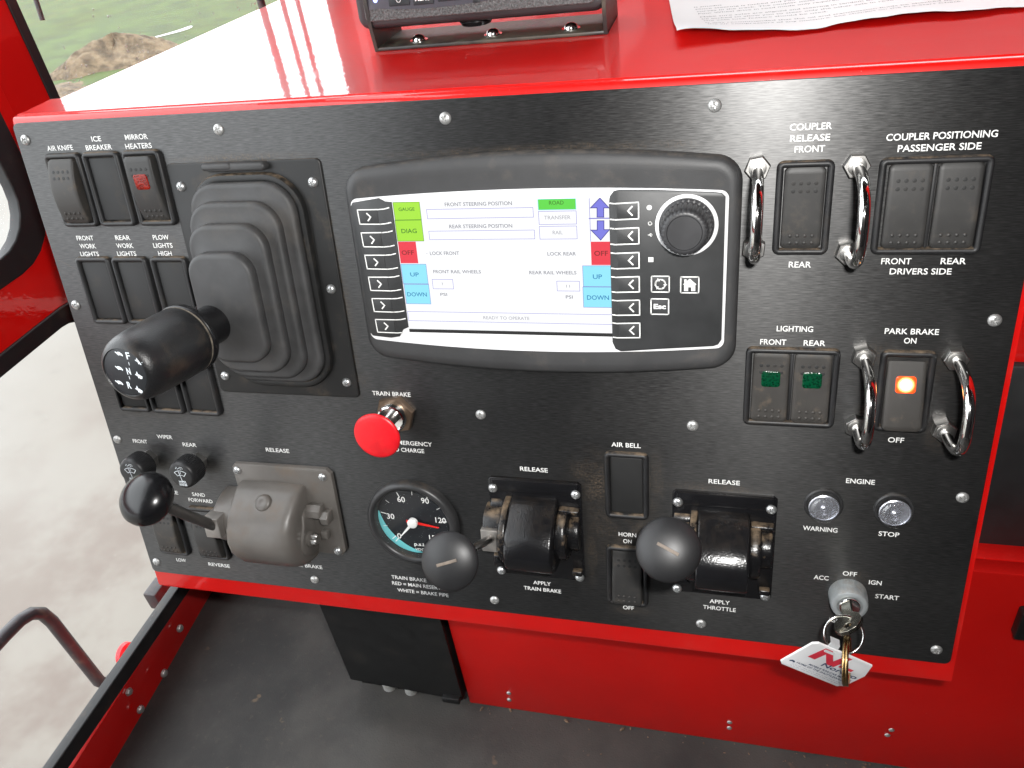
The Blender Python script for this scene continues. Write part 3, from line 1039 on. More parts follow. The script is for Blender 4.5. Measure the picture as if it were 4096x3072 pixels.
for u, v in [(-434, -46.2), (-294.2, -45.7), (-153.9, -45.8), (-13, -46.2), (-435, -155.6), (-435.4, -260.3), (-434.6, -370.6), (-295.1, -370.5), (-150.9, -224.3), (-20.7, -224.5), (-154.6, -370.6), (-12.9, -370.8), (127.6, -370.3), (126.8, -260.9), (126.8, -156)]:
    screw(plate, u, v, 0.0, SC_BIG)


# ------------------------------------------------------------------ switches
def bezel_mb(w, h, ow=.0):
    m = MB()
    m.rr(w, h, 3.6, [(0, 0), (0, 1.5), (.35, 2.6), (1.1, 3.2), (1.9, 3.3), (2.7, 3.0), (3.2, 2.3), (3.45, 1.2), (3.5, -.5)], cap1=False)
    m.rr(w - 6, h - 6, 1.0, [(0, -.4), (.1, -.45)], cap1=True)
    return m


def blank_mb(w, h):
    m = MB()
    m.rr(w, h, 1.6, [(0, -.4), (0, .9), (.25, 1.2), (.6, 1.3)])
    return m


def rocker_mb(w, h, z0, tilt, bulge, dots=True, led=None):
    m = MB()
    n = 26
    def zt(s):
        return z0 - tilt * s + bulge * (1 - s * s)
    loops = []
    for i in range(n + 1):
        s = -1 + 2 * i / n
        y = s * h / 2
        e = max(0, abs(s) - (1 - 3.2 / h * 1.0)) / (3.2 / h)
        hw = w / 2 - 1.3 * (1 - math.sqrt(max(0, 1 - e * e)))
        z = zt(s) - .6 * (e ** 3)
        loops.append([(-hw, y, -.4), (-hw, y, z - 1.1), (-hw + .25, y, z - .45), (-hw + .8, y, z - .1), (-hw + 2.4, y, z - .02), (0, y, z), (hw - 2.4, y, z - .02), (hw - .8, y, z - .1), (hw - .25, y, z - .45), (hw, y, z - 1.1), (hw, y, -.4)])
    m.loft(loops)
    if dots:
        for row, dy in enumerate((h * .315, h * .22, -h * .335, -h * .425)):
            for cidx in range(4):
                if led is not None and row == 1 and cidx in (1, 2):
                    continue
                x = (cidx - 1.5) * 3.55
                z = zt(dy / (h / 2))
                mt = Matrix.Translation((x, dy, z)) @ Matrix.Rotation(math.atan2(-(-tilt - 2 * bulge * dy / (h / 2)), h / 2) * -1, 4, 'X')
                if row < 2:
                    m.cur = 1
                    m.lathe([(1.0, -.1), (1.0, .06), (.85, .1), (.3, .1)], 14, mt)
                    m.cur = 0
                else:
                    m.lathe([(.95, -.1), (.85, .25), (.5, .46), (.1, .52)], 12, mt)
    return m, zt


CACHE = {}


def cached(key, fn, mats):
    if key not in CACHE:
        o = fn().build(key[0], mats)
        CACHE[key] = o.data
        bpy.data.objects.remove(o)
    return CACHE[key]


def add(name, key, fn, mats, parent, loc=(0, 0, 0), label=None):
    o = place(name, cached((name,) + key, fn, mats), parent, label)
    o.location = tuple(x * S for x in loc)
    return o


def blank_switch(u, v, label, h=47.0):
    t = thing('switch_blank', label, 'blank switch cover', u, v, 0, 'blank switch covers')
    add('bezel', (27, h), lambda: bezel_mb(27.2, h), M['plastic'], t)
    add('cover', (27, h), lambda: blank_mb(20.0, h - 7.4), M['blank'], t)
    return t


def rocker_switch(u, v, label, z0=3.4, tilt=1.6, bulge=.6, led=None, h=47.6, mat='paddle', w=27.2, centers=(0,), group=None, dots=True):
    t = thing('rocker_switch', label, 'rocker switch', u, v, 0, group or 'rocker switches')
    add('bezel', (w, h), lambda: bezel_mb(w, h), M['plastic'], t)
    if len(centers) > 1:
        b = MB(); b.box(-.8, .8, -h / 2 + 3.4, h / 2 - 3.4, -.3, 1.7, .4)
        b.build('divider', M['plastic'], t)
    for cx in centers:
        hh = h - 6.6
        m, zt = rocker_mb(19.5, hh, z0, tilt, bulge, dots, led)
        p = m.build('rocker', [M[mat], M['blank']], t)
        p.location = (cx * S, 0, 0)
        if led:
            yl = hh * .125
            z = zt(yl / (hh / 2))
            b = MB()
            b.rr(9.6, 8.8, 1.5, [(-.25, -.2), (-.2, .12), (.1, .28), (.5, .36)])
            ln = b.build('indicator_lens', M[led], p)
            ln.location = (0, yl * S, z * S)
            ln.rotation_euler = (math.atan2(-tilt - 2 * bulge * yl / (hh / 2), hh / 2), 0, 0)
    return t


V1, V2, V3 = -78.2, -144.8, -211.6
rocker_switch(-408.8, V1, 'black rocker switch below the AIR KNIFE lettering, bowed and worn', 4.4, .3, 4.0, h=46.4, mat='paddle_dirty')
blank_switch(-380.2, V1, 'blank black switch cover below the ICE BREAKER lettering', 46.4)
rocker_switch(-350.6, V1, 'black rocker switch with a dull red lens below MIRROR HEATERS', 4.2, -2.6, 2.4, led='redlens', h=46.4)
for u, s_ in ((-408.8, 'FRONT WORK LIGHTS'), (-380.4, 'REAR WORK LIGHTS'), (-350.6, 'PLOW LIGHTS HIGH')):
    blank_switch(u, V2, 'blank black switch cover below the %s lettering' % s_)
for u, s_ in ((-409.6, 'blank switch cover in the lowest row, shadowed under the shift grip'), (-381.6, 'middle blank switch cover of the row under the shift grip'), (-352.4, 'blank switch cover of the lowest row, beside the boot plate corner')):
    blank_switch(u, V3, s_)
rocker_switch(31.4, -97.6, 'single black rocker switch below COUPLER RELEASE between two steel guards', 2.6, -.5, .3)
rocker_switch(89.8, -97.6, 'wide black double rocker switch below COUPLER POSITIONING', 2.7, .4, .9, w=49.8, centers=(-10.6, 11.2))
rocker_switch(31.7, -197.0, 'wide double rocker switch with two green lenses below LIGHTING', 2.3, 1.6, .2, w=48.8, centers=(-10.6, 11.0), led='greenlens', mat='paddle_dirty')
rocker_switch(89.4, -197.0, 'rocker switch with a glowing orange lamp below PARK BRAKE', 3.6, 4.6, 1.0, led='lit', mat='paddle_dirty', dots=False)
blank_switch(-59.9, -268.2, 'blank black switch cover below the AIR BELL lettering', 47.4)
rocker_switch(-60.6, -337.2, 'black rocker switch below HORN ON, half hidden behind the throttle knob', 3.2, 3.0, 1.0, h=47.0)
rocker_switch(-376.4, -336.4, 'black rocker switch below SAND FORWARD, behind the grey brake lever', 4.2, .8, 3.4, h=46.6)
rocker_switch(-412.4, -336.4, 'black rocker switch above the LOW lettering in the bottom left corner', 4.0, 1.0, 3.0, h=46.6, mat='paddle_dirty')


# ------------------------------------------------------------------ steel guard bars
def hexp(r, a0=0):
    return [(r * math.cos(R(60 * i + a0)), r * math.sin(R(60 * i + a0))) for i in range(6)]


def guard(u, v0, v1, label, apex=43, a0=10):
    t = thing('guard_bar', label, 'guard bar', u, (v0 + v1) / 2, 0, 'steel guard bars beside switches')
    L = (v0 - v1) / 2
    path = []
    for i in range(41):
        a = math.pi * i / 40
        k = .78
        y = L * math.copysign(abs(math.cos(a)) ** k, math.cos(a))
        z = 4 + (apex - 4) * abs(math.sin(a)) ** .74
        path.append((0, y * (1.0 + .06 * math.sin(a)), z))
    path = [(0, L, 0)] + path + [(0, -L, 0)]
    b = MB(); b.tube(path, 2.75, 16)
    b.build('bar', M['chrome'], t)
    for y, aa in ((L, a0), (-L, a0 + 17)):
        b = MB()
        b.loft([[(x, yy + y, z) for x, yy in hexp(r, aa)] for r, z in ((6.3, 0), (6.3, 1.2), (6.3, 4.6), (5.8, 5.2))])
        b.lathe([(4.4, 5.0), (4.2, 5.9), (3.0, 6.2)], 20, Matrix.Translation((0, y, 0)))
        b.build('nut', M['steel'], t)
    return t


guard(8.6, -76.6, -117.6, 'steel guard bar between the display and the COUPLER RELEASE switch')
guard(54.6, -77.0, -120.0, 'steel guard bar right of the COUPLER RELEASE switch', a0=0)
guard(67.4, -176.8, -218.2, 'steel guard bar left of the lit PARK BRAKE switch', 40, 20)
guard(111.4, -176.4, -218.2, 'steel guard bar right of the lit PARK BRAKE switch', 41, 5)

# ------------------------------------------------------------------ display
o3 = (-107, -127, 0)
dsp = thing('display', 'charcoal control display with a bright white steering screen', 'display', *o3)
def bowed(x0, x1, yt, yb, bow_t, bow_b, r, n=7, m=14):
    """rounded outline whose top and bottom edges bow outward"""
    P = []
    cx, hw = (x0 + x1) / 2, (x1 - x0) / 2
    for (sx, sy, a0) in ((1, 1, 0), (-1, 1, 90), (-1, -1, 180), (1, -1, 270)):
        for i in range(n + 1):
            a = R(a0 + 90 * i / n)
            x = cx + sx * (hw - r) + r * math.cos(a)
            y = (yt - r if sy > 0 else yb + r) + r * math.sin(a)
            P.append((x, y))
        if a0 == 0 or a0 == 180:
            for i in range(1, m):
                f = i / m
                P.append((cx + sx * (hw - r) * (1 - 2 * f), yt if a0 == 0 else yb))
    out = []
    for x, y in P:
        f = max(0, 1 - ((x - cx) / hw) ** 2)
        out.append((x, y + (bow_t * f if y > (yt + yb) / 2 else -bow_b * f)))
    return out


def dl(mb, specs, cap1=True):
    mb.loft([[(x, y, z) for x, y in bowed(-217.5 + i, 1.8 - i, -71 - i, -184 + i, max(7 - bi, 0), max(7.5 - bi, 0), max(r - i * .6, 1.5))] for i, z, bi, r in specs], False, cap1)
    return mb


dl(MB(), [(0, 0, 0, 12), (0, 3, 0, 12), (.8, 5.4, 0, 12), (2.4, 6.8, .2, 12), (5.0, 7.4, 2.0, 12), (6.2, 7.2, 4.0, 12)]).build('shell', M['shell'], dsp, o3)
# the silver face: raised frame with arched top and bottom
DW = 7.3
fo = bowed(-213.6, -4.6, -86.4, -171.6, 3.4, 5.2, 4)
b = MB(); b.loft([[(x, y, z) for x, y in fo] for z in (5, DW + .4, DW + .6)], False, True)
b.build('face_frame', M['silver'], dsp, o3)
# keypads
lk = [(-212.0, -88.2), (-200, -86.6), (-195.6, -86.0), (-191.9, -88.0), (-188.0, -88.3), (-188.0, -163.4), (-191.4, -164.8), (-194.4, -169.4), (-200, -170.4), (-212.0, -169.3), (-213.2, -167.5), (-213.2, -90)]
b = MB(); b.prism(lk, DW, DW + 1.7, .5); b.build('keypad', M['keypad'], dsp, o3)
rk = [(-65.3, -92), (-64.8, -87.8), (-62.8, -85.2), (-60, -84.6), (-40, -85.2), (-12, -86.9), (-8.2, -87.4), (-6.2, -89.3), (-5.9, -166.5), (-7.6, -169.4), (-10, -170.4), (-40, -173.0), (-56, -174.6), (-60.5, -175.0), (-63.6, -173.6), (-65.3, -169.5)]
b = MB(); b.prism(list(reversed(rk)), DW, DW + 1.9, .5); b.build('keypad', M['keypad'], dsp, o3)


def line(mb, pts, wd, z, closed=False):
    n = len(pts)
    for i in range(n if closed else n - 1):
        a, c_ = Vector(pts[i]), Vector(pts[(i + 1) % n])
        e = (c_ - a).normalized()
        k = Vector((-e.y, e.x)) * wd / 2
        a, c_ = a - e * wd / 2, c_ + e * wd / 2
        mb.add([(*(a - k), z), (*(c_ - k), z), (*(c_ + k), z), (*(a + k), z)], [(0, 1, 2, 3)])


KZ = DW + 1.72
for i in range(6):                       # soft keys left of the screen
    y0 = -92.2 - i * 13.25
    x0 = -209.2 + .15 * i
    b = MB()
    b.box(x0 + .4, x0 + 12, y0 - 8.0, y0 - .2, KZ - .3, KZ + .25, .3)
    b.cur = 1
    z = KZ + .32
    line(b, [(x0 + 19.5, y0 + .9), (x0 + 16.5, y0 + .2), (x0 + 13, y0), (x0, y0), (x0 + .3, y0 - 8.2), (x0 + 13, y0 - 8.4), (x0 + 16.5, y0 - 8.1), (x0 + 19.5, y0 - 7.5)], .62, z)
    line(b, [(x0 + 5.6, y0 - 2.2), (x0 + 7.6, y0 - 4.2), (x0 + 5.8, y0 - 6.2)], .8, z + .02)
    b.build('soft_key', [M['keypad'], M['white']], dsp, o3)
KR = DW + 1.95
for i in range(6):                       # soft keys right of the screen
    y0 = -91.0 - i * 13.3
    x1 = -49.8
    b = MB()
    b.box(x1 - 11.5, x1 - .3, y0 - 8.4, y0 - .2, KR - .3, KR + .3, .3)
    b.cur = 1
    z = KR + .36
    line(b, [(x1 - 14.8, y0 - .2), (x1 - 12.6, y0 - .5), (x1, y0), (x1, y0 - 8.6), (x1 - 12.6, y0 - 9.0), (x1 - 14.8, y0 - 8.7)], .66, z)
    line(b, [(x1 - 3.4, y0 - 2.2), (x1 - 5.6, y0 - 4.4), (x1 - 3.4, y0 - 6.6)], .8, z + .02)
    b.build('soft_key', [M['keypad'], M['white']], dsp, o3)


def key_square(cx, cy, art):
    b = MB()
    b.box(cx - 5, cx + 5, cy - 4.7, cy + 4.7, KR - .3, KR + .25, .4)
    b.cur = 1
    line(b, rrect(9.4, 8.8, .6, cx, cy, 2), .62, KR + .32, True)
    art(b, cx, cy, KR + .34)
    b.build('keypad_button', [M['keypad'], M['white']], dsp, o3)


def art_loop(b, cx, cy, z):
    for k in range(3):
        a0 = 70 + 120 * k
        line(b, [(cx + 2.6 * math.cos(R(a0 - i * 14)), cy + 2.6 * math.sin(R(a0 - i * 14))) for i in range(6)], .85, z)
        a1 = R(a0 - 78)
        tip = (cx + 2.6 * math.cos(a1 - .35), cy + 2.6 * math.sin(a1 - .35))
        b.add([(*tip, z), (cx + 3.7 * math.cos(a1 + .1), cy + 3.7 * math.sin(a1 + .1), z), (cx + 1.5 * math.cos(a1 + .1), cy + 1.5 * math.sin(a1 + .1), z)], [(0, 1, 2)])
        a2 = R(a0 + 21)
        b.add([(cx + 2.6 * math.cos(a2) + .4 * math.cos(i), cy + 2.6 * math.sin(a2) + .4 * math.sin(i), z) for i in range(6)], [tuple(range(6))])


def art_home(b, cx, cy, z):
    b.add([(cx, cy + 3.4, z), (cx + 3.6, cy + .2, z), (cx - 3.6, cy + .2, z)], [(0, 1, 2)])
    for x0, x1, y0, y1 in ((-2.9, -.8, -3.4, .2), (.8, 2.9, -3.4, .2), (-.8, .8, -1.3, .2), (-2.8, -1.7, .2, 3.0)):
        b.add([(cx + x0, cy + y0, z), (cx + x1, cy + y0, z), (cx + x1, cy + y1, z), (cx + x0, cy + y1, z)], [(0, 1, 2, 3)])


key_square(-38.6, -135.1, art_loop)
key_square(-23.2, -135.4, art_home)
key_square(-38.9, -147.8, lambda b, cx, cy, z: text_into(b, 'Esc', (cx - 3.3, cy - 1.2), (cx + 3.3, cy - 1.2), 2.6, z, .04))
b = MB()                                  # printed status marks
z = KR + .1
for (cx, cy, r) in ((-44.3, -93.9, 1.35),):
    b.add([(cx + r * math.cos(i * .3307), cy + r * math.sin(i * .3307), z) for i in range(19)], [tuple(range(19))])
line(b, [(-43.95 + .85 * math.cos(R(30 * i)), -102.2 + .85 * math.sin(R(30 * i))) for i in range(12)], .5, z, True)
line(b, [(-45.0, -108.3), (-42.8, -108.3)], .3, z)
line(b, [(-44.4, -108.3), (-43.8, -107.6), (-43.3, -107.6)], .3, z)
line(b, [(-44.2, -108.3), (-43.6, -109.0), (-43.2, -109.0)], .3, z)
b.add([(-44.9, -120.3, z), (-42.3, -120.3, z), (-42.3, -122.9, z), (-44.9, -122.9, z)], [(0, 1, 2, 3)])
b.build('status_marks', M['white'], dsp, o3)
dc = uv(1925 * .36166 + 2050, 832 * .36166 + 600, KR)
b = MB(); b.lathe([(16.0, KR - .3), (16.0, KR + .5), (15.6, KR + .7), (14.2, KR + .7), (13.9, KR + .2)], 64, Matrix.Translation((dc[0], dc[1], 0)), cap0=False, cap1=False)
b.build('dial_ring', M['silver'], dsp, o3)
b = MB()
loops = []
for r, z, rib in ((14.0, KR - .3, 0), (14.0, KR + 2, 0), (13.7, KR + 2.6, .0), (12.9, KR + 3.0, .45), (12.1, KR + 13, .45), (11.6, KR + 15.2, .4), (10.8, KR + 16.2, .2), (9.6, KR + 16.6, 0), (8.9, KR + 16.6, 0), (8.7, KR + 16.2, 0), (8.5, KR + 16.5, 0)):
    loops.append([(dc[0] + (r - rib * (1 if (i % 6) < 2 else 0)) * math.cos(2 * math.pi * i / 180), dc[1] + (r - rib * (1 if (i % 6) < 2 else 0)) * math.sin(2 * math.pi * i / 180), z) for i in range(180)])
b.loft(loops, False, True)
b.build('dial', M['dial'], dsp, o3)
# the screen and everything shown on it: one lit sheet, one material per colour
names = list(SCR)
sb = MB()
sx0, sx1, sy1, sy0 = -187.9, -65.0, -88.6, -165.0
SW = DW + .75
def quad(mb, x0, y0, x1, y1, c, z):
    mb.cur = names.index(c)
    mb.add([(x0, y0, z), (x1, y0, z), (x1, y1, z), (x0, y1, z)], [(0, 1, 2, 3)])
quad(sb, sx0, sy0 + .6, sx1, sy1, 'w', SW)
def tile(c0, xa, ya, c1, xb, yb, col, outline='navy'):
    a, e = q(c0, xa, ya, SW), q(c1, xb, yb, SW)
    x0, x1 = max(min(a[0], e[0]), sx0), min(max(a[0], e[0]), sx1)
    y0, y1 = min(a[1], e[1]), min(max(a[1], e[1]), sy1)
    if col:
        quad(sb, x0, y0, x1, y1, col, SW + .06)
    if outline:
        sb.cur = names.index(outline)
        line(sb, [(x0, y0), (x1, y0), (x1, y1), (x0, y1)], .26, SW + .1, True)
def word(c, t_, xa, ya, xb, yb, col, cap=2.0, bold=.013):
    a, e = q(c, xa, ya, SW), q(c, xb, yb, SW)
    vm = (a[1] + e[1]) / 2
    sb.cur = names.index(col)
    text_into(sb, t_, (a[0], vm), (e[0], vm), cap, SW + .12, bold)
tile('Q', 610, 562, 'Q', 929, 770, 'lime', 'tgreen'); tile('Q', 635, 778, 'Q', 957, 1006, 'lime', 'tgreen')
tile('Q', 668, 1014, 'Q', 895, 1252, 'red', None); tile('Q', 700, 1262, 'Q', 1005, 1480, 'cyan', 'line'); tile('U', 735, 516, 'U', 1035, 735, 'cyan', 'line')
tile('Q', 985, 658, 'Q', 2168, 742, None, 'line'); tile('Q', 1010, 898, 'Q', 2183, 982, None, 'line')
tile('Q', 1047, 1430, 'Q', 1285, 1536, None, 'line')
tile('T', 278, 525, 'T', 703, 656, 'green', 'cyan'); tile('T', 287, 680, 'T', 710, 818, None, 'line'); tile('T', 296, 845, 'T', 716, 982, None, 'line')
tile('T', 865, 1014, 'T', 1094, 1272, 'red', None); tile('T', 775, 1280, 'T', 1100, 1512, 'cyan', 'line'); tile('V', 225, 546, 'V', 552, 775, 'cyan', 'line')
tile('T', 490, 1450, 'T', 745, 1560, None, 'line'); tile('U', 775, 817, 'V', 552, 962, None, 'line')
sb.cur = names.index('line')
a = q('T', 848, 525, SW); e = q('T', 858, 1010, SW)
line(sb, [(a[0], sy1), (a[0], e[1])], .3, SW + .1)
a = q('T', 850, 757, SW); line(sb, [(a[0], a[1]), (sx1 - .2, a[1])], .6, SW + .1)
for pl_ in ([(967, 530), (1068, 640), (1010, 640), (1010, 742), (935, 742), (935, 640), (862, 640)], [(937, 782), (1012, 782), (1012, 880), (1074, 880), (976, 996), (868, 885), (937, 885)]):
    P = [q('T', x, y, SW) for x, y in pl_]
    sb.cur = names.index('blue')
    if pl_[0][0] == 967:
        sb.add([(*p, SW + .06) for p in P], [(0, 1, 2, 5, 6), (2, 3, 4, 5)])
    else:
        sb.add([(*p, SW + .06) for p in P], [(0, 1, 2, 6), (2, 3, 4, 5, 6)])
    sb.cur = names.index('navy')
    line(sb, P, .4, SW + .12, True)
word('Q', 'GAUGE', 678, 672, 855, 672, 'tgreen', 1.8); word('Q', 'DIAG', 710, 918, 880, 918, 'tgreen', 2.4); word('Q', 'OFF', 713, 1158, 848, 1158, 'tred', 2.5)
word('Q', 'UP', 808, 1397, 903, 1397, 'tblue', 2.3); word('U', 'DOWN', 775, 650, 990, 650, 'tblue', 2.4)
word('Q', 'FRONT STEERING POSITION', 1188, 618, 1932, 613, 'grey'); word('Q', 'REAR STEERING POSITION', 1238, 863, 1935, 860, 'grey'); word('Q', 'LOCK FRONT', 1025, 1161, 1348, 1160, 'grey')
word('Q', 'FRONT RAIL WHEELS', 1062, 1362, 1588, 1364, 'grey', 1.9); word('Q', '7', 1152, 1497, 1175, 1497, 'pale', 1.6); word('Q', 'PSI', 1140, 1612, 1215, 1612, 'grey', 1.7)
word('U', 'READY TO OPERATE', 1615, 905, 2125, 910, 'pale', 1.9); word('T', 'ROAD', 405, 603, 567, 603, 'tgreen', 2.0, .012); word('T', 'TRANSFER', 350, 766, 645, 766, 'pale'); word('T', 'RAIL', 445, 932, 558, 932, 'pale')
word('T', 'OFF', 905, 1168, 1057, 1168, 'tred', 2.6); word('T', 'UP', 890, 1425, 992, 1425, 'tblue', 2.5); word('V', 'DOWN', 272, 688, 515, 688, 'tblue', 2.5)
word('T', 'LOCK REAR', 388, 1166, 703, 1166, 'grey', 1.9); word('T', 'REAR RAIL WHEELS', 187, 1371, 708, 1377, 'grey', 1.9); word('T', '11', 595, 1520, 637, 1520, 'pale', 1.6); word('T', 'PSI', 590, 1642, 668, 1642, 'grey', 1.8)
word('Q', '-', 985, 1152, 996, 1152, 'grey', 1.5)
sb.build('screen', [SCR[k_] for k_ in names], dsp, o3, smooth=None)
b = MB(); quad(b, sx0, sy0 - 1.6, sx1, sy0 + .5, 'w', SW + .02); b.mi = [0]; b.build('screen_edge', M['groove'], dsp, o3)

def frame(p, axis):
    z = Vector(axis).normalized()
    x = (Vector((1, 0, 0)) - z * z.x).normalized()
    return Matrix.Translation(p) @ Matrix((x, z.cross(x), z)).transposed().to_4x4()


# ------------------------------------------------------------------ gear shifter
o3 = (-288, -140, 0)
sh = thing('gear_shifter', 'gear shift lever with a ribbed rubber boot and a fat black grip', 'gear shifter', *o3)
b = MB(); b.rr(103, 152, 3, [(0, 0), (0, 1.1), (.3, 1.4), (.8, 1.5)], -283.6, -140)
mp = b.build('mounting_plate', M['bootring'], sh, o3)
for u, v in [(-327.8, -77.6), (-238.4, -77.4), (-238.8, -142.1), (-239.2, -205.1), (-329.0, -204.0)]:
    o = place('screw', SC, mp); o.location = ((u - o3[0]) * S, (v - o3[1]) * S, 1.5 * S); o.rotation_euler = (0, 0, random.random())
b = MB()
b.rr(76, 138, 24, [(0, 1.4), (0, 4.2), (.8, 5.6), (2.4, 6.2), (4.2, 5.8), (5.5, 4.0), (7, 3.0)], -283, -139.5, n=8)
b.build('boot_ring', M['bootring'], sh, o3)
b = MB(); b.rr(40, 5, 2.4, [(0, 1.4), (0, 5.5), (.7, 6.6), (1.5, 6.9)], -285, -66.6, n=4); b.rr(20, 4, 1.9, [(0, 3), (0, 6.4), (.7, 7.3), (1.2, 7.5)], -297, -66.0, n=4); b.build('boot_crest', M['rubber'], sh, o3)
# boot: three rolled tiers and a domed tip, each narrower than the one below
tiers = [(-284.5, -139, 70, 128, 3.0, 10.5), (-286.2, -140.5, 60.5, 112, 12.0, 19.0), (-287.5, -142, 51.5, 93, 20.5, 28.0), (-289.5, -144, 42.5, 68, 29.5, 37.5)]
loops = []
for i, (cx, cy, w_, h_, z0, z1) in enumerate(tiers):
    ro = 18.5 - 1.7 * i
    for d_, z in ((2.6, z0 - .4), (.8, z0 + .2), (0, z0 + 1.4), (0, z1 - 2.6), (.3, z1 - 1.5), (.95, z1 - .65), (1.9, z1 - .15), (3.0, z1)):
        loops.append([(x, y, z) for x, y in rrect(w_ - 2 * d_, h_ - 2 * d_, max(ro - d_, 3), cx, cy, 9)])
    if i < 3:
        nw = tiers[i + 1]
        loops.append([(x, y, z1 - .2) for x, y in rrect(nw[2] - 2 * 1.6, nw[3] - 2 * 1.6, max(ro - 3, 3), (cx * .3 + nw[0] * .7), (cy * .3 + nw[1] * .7), 9)])
        loops.append([(x, y, nw[4] - .6) for x, y in rrect(nw[2] - 2 * 3.0, nw[3] - 2 * 3.0, max(ro - 5, 3), nw[0], nw[1], 9)])
loops.append([(x, y, tiers[3][5] + .7) for x, y in rrect(20, 40, 9.5, -290, -146, 9)])
b = MB(); b.loft(loops, False, True)
b.build('boot', M['rubber'], sh, o3, smooth=70)
p0, p1 = Vector((-300.6, -152.6, 35)), Vector((-304.9, -152.3, 112))
ax = (p1 - p0).normalized()
G = frame(p0, ax)
b = MB()
b.lathe([(16, -1), (15.2, .6), (14.4, 1.6)], 40, G)
b.lathe([(11.8, -2), (11.8, 12), (12.2, 15), (12.2, 26), (11.6, 28)], 40, G)
b.build('ferrule', M['gloss'], sh, o3)
b = MB(); b.lathe([(14, 24), (19.6, 24.6), (20.3, 25.4), (20.5, 27), (20.3, 28.6), (19.4, 29.4), (17.5, 29.8)], 56, G)
b.build('grip_collar', M['gloss'], sh, o3)
b = MB(); b.lathe([(17.0, 29.2), (19.4, 29.6), (19.9, 31), (19.9, 40), (19.6, 52), (19.2, 62), (18.6, 68), (17.6, 72), (16.2, 74.6), (14.6, 76), (13.6, 76.4), (13.2, 75.8)], 64, G)
grip = b.build('grip', M['grip'], sh, o3)
b = MB(); b.lathe([(18.9, 29.3), (19.75, 29.5), (19.95, 30.6), (19.6, 31.0)], 56, G, False, False); b.build('dust_groove', M['dustring'], grip, o3)
b = MB(); b.lathe([(13.3, 75.2), (13.2, 75.9), (12.9, 76.05)], 56, G)
b.cur = 1
cq = lambda x, y: tuple(G.inverted() @ Vector((*q('X', x, y, p0.z + 76 * ax.z), p0.z + 76 * ax.z)))[:2]
def gput(vs, fs):
    b.add([(x, y, 76.15) for x, y in vs], fs, G)
for tx, x, y in (('F', 602, 790), ('N', 607, 960), ('R', 612, 1115)):
    c_ = cq(x, y); tmp = MB(); text_into(tmp, tx, (c_[0] - 1.25, c_[1]), (c_[0] + 1.25, c_[1]), 3.7, 76.15, .02)
    b.add(tmp.v, tmp.f, G)
for x, y in ((603, 840), (606, 995)):
    c_ = cq(x, y); gput([(c_[0] - .18, c_[1] - .9), (c_[0] + .18, c_[1] - .9), (c_[0] + .18, c_[1] + .9), (c_[0] - .18, c_[1] + .9)], [(0, 1, 2, 3)])
for k in range(3):
    c_ = cq(487, 730 + k * 160)
    T_ = [(-2.6, .9), (-2.0, 1.1), (-1.5, .6), (-.6, 1.0), (.5, .9), (1.6, .1), (2.3, -.9), (1.9, -1.6), (1.2, -1.0), (-.2, -.9), (-.6, -1.2), (-1.0, -.7), (-1.6, -.1), (-2.3, .4)]
    gput([(c_[0] + x, c_[1] + y) for x, y in T_], [tuple(range(len(T_)))])
    c_ = cq(715, 808 + k * 158)
    T_ = [(-2.2, .7), (-1.5, .6), (-1.0, 1.9), (-.6, 2.2), (-.3, .6), (.5, .4), (1.5, -.3), (2.2, -.6), (1.9, -1.1), (1.7, -1.9), (.7, -2.1), (-.3, -1.5), (-.7, -1.9), (-.8, -.8), (-1.5, -.2), (-2.3, .2)]
    gput([(c_[0] + x, c_[1] + y) for x, y in T_], [tuple(range(len(T_)))])
b.build('end_cap', [M['dialface'], M['deadleaf']], grip, o3, smooth=30)


# ------------------------------------------------------------------ lever valves
def arc_prof(cv, r, k=1.0, a0=4, a1=176, n=22, base=0.0, tail=None):
    P = [(cv + r * math.cos(R(a0 + (a1 - a0) * i / n)), base + k * r * math.sin(R(a0 + (a1 - a0) * i / n))) for i in range(n + 1)]
    return P


def knob_mb(G, r, slot=None):
    b = MB()
    b.lathe([(3.6, -9.5), (4.4, -9.2), (7.5, -8.2), (r * .78, -5.4), (r * .96, -1.2), (r, .2), (r * .985, .9), (r * .93, 1.9), (r * .8, 3.3), (r * .62, 4.6), (r * .42, 5.5), (r * .2, 6.0), (.4, 6.15)], 56, G)
    return b


def rod_to(hub, knob, r, b=None):
    b = b or MB()
    b.tube([hub, knob], r, 16)
    return b


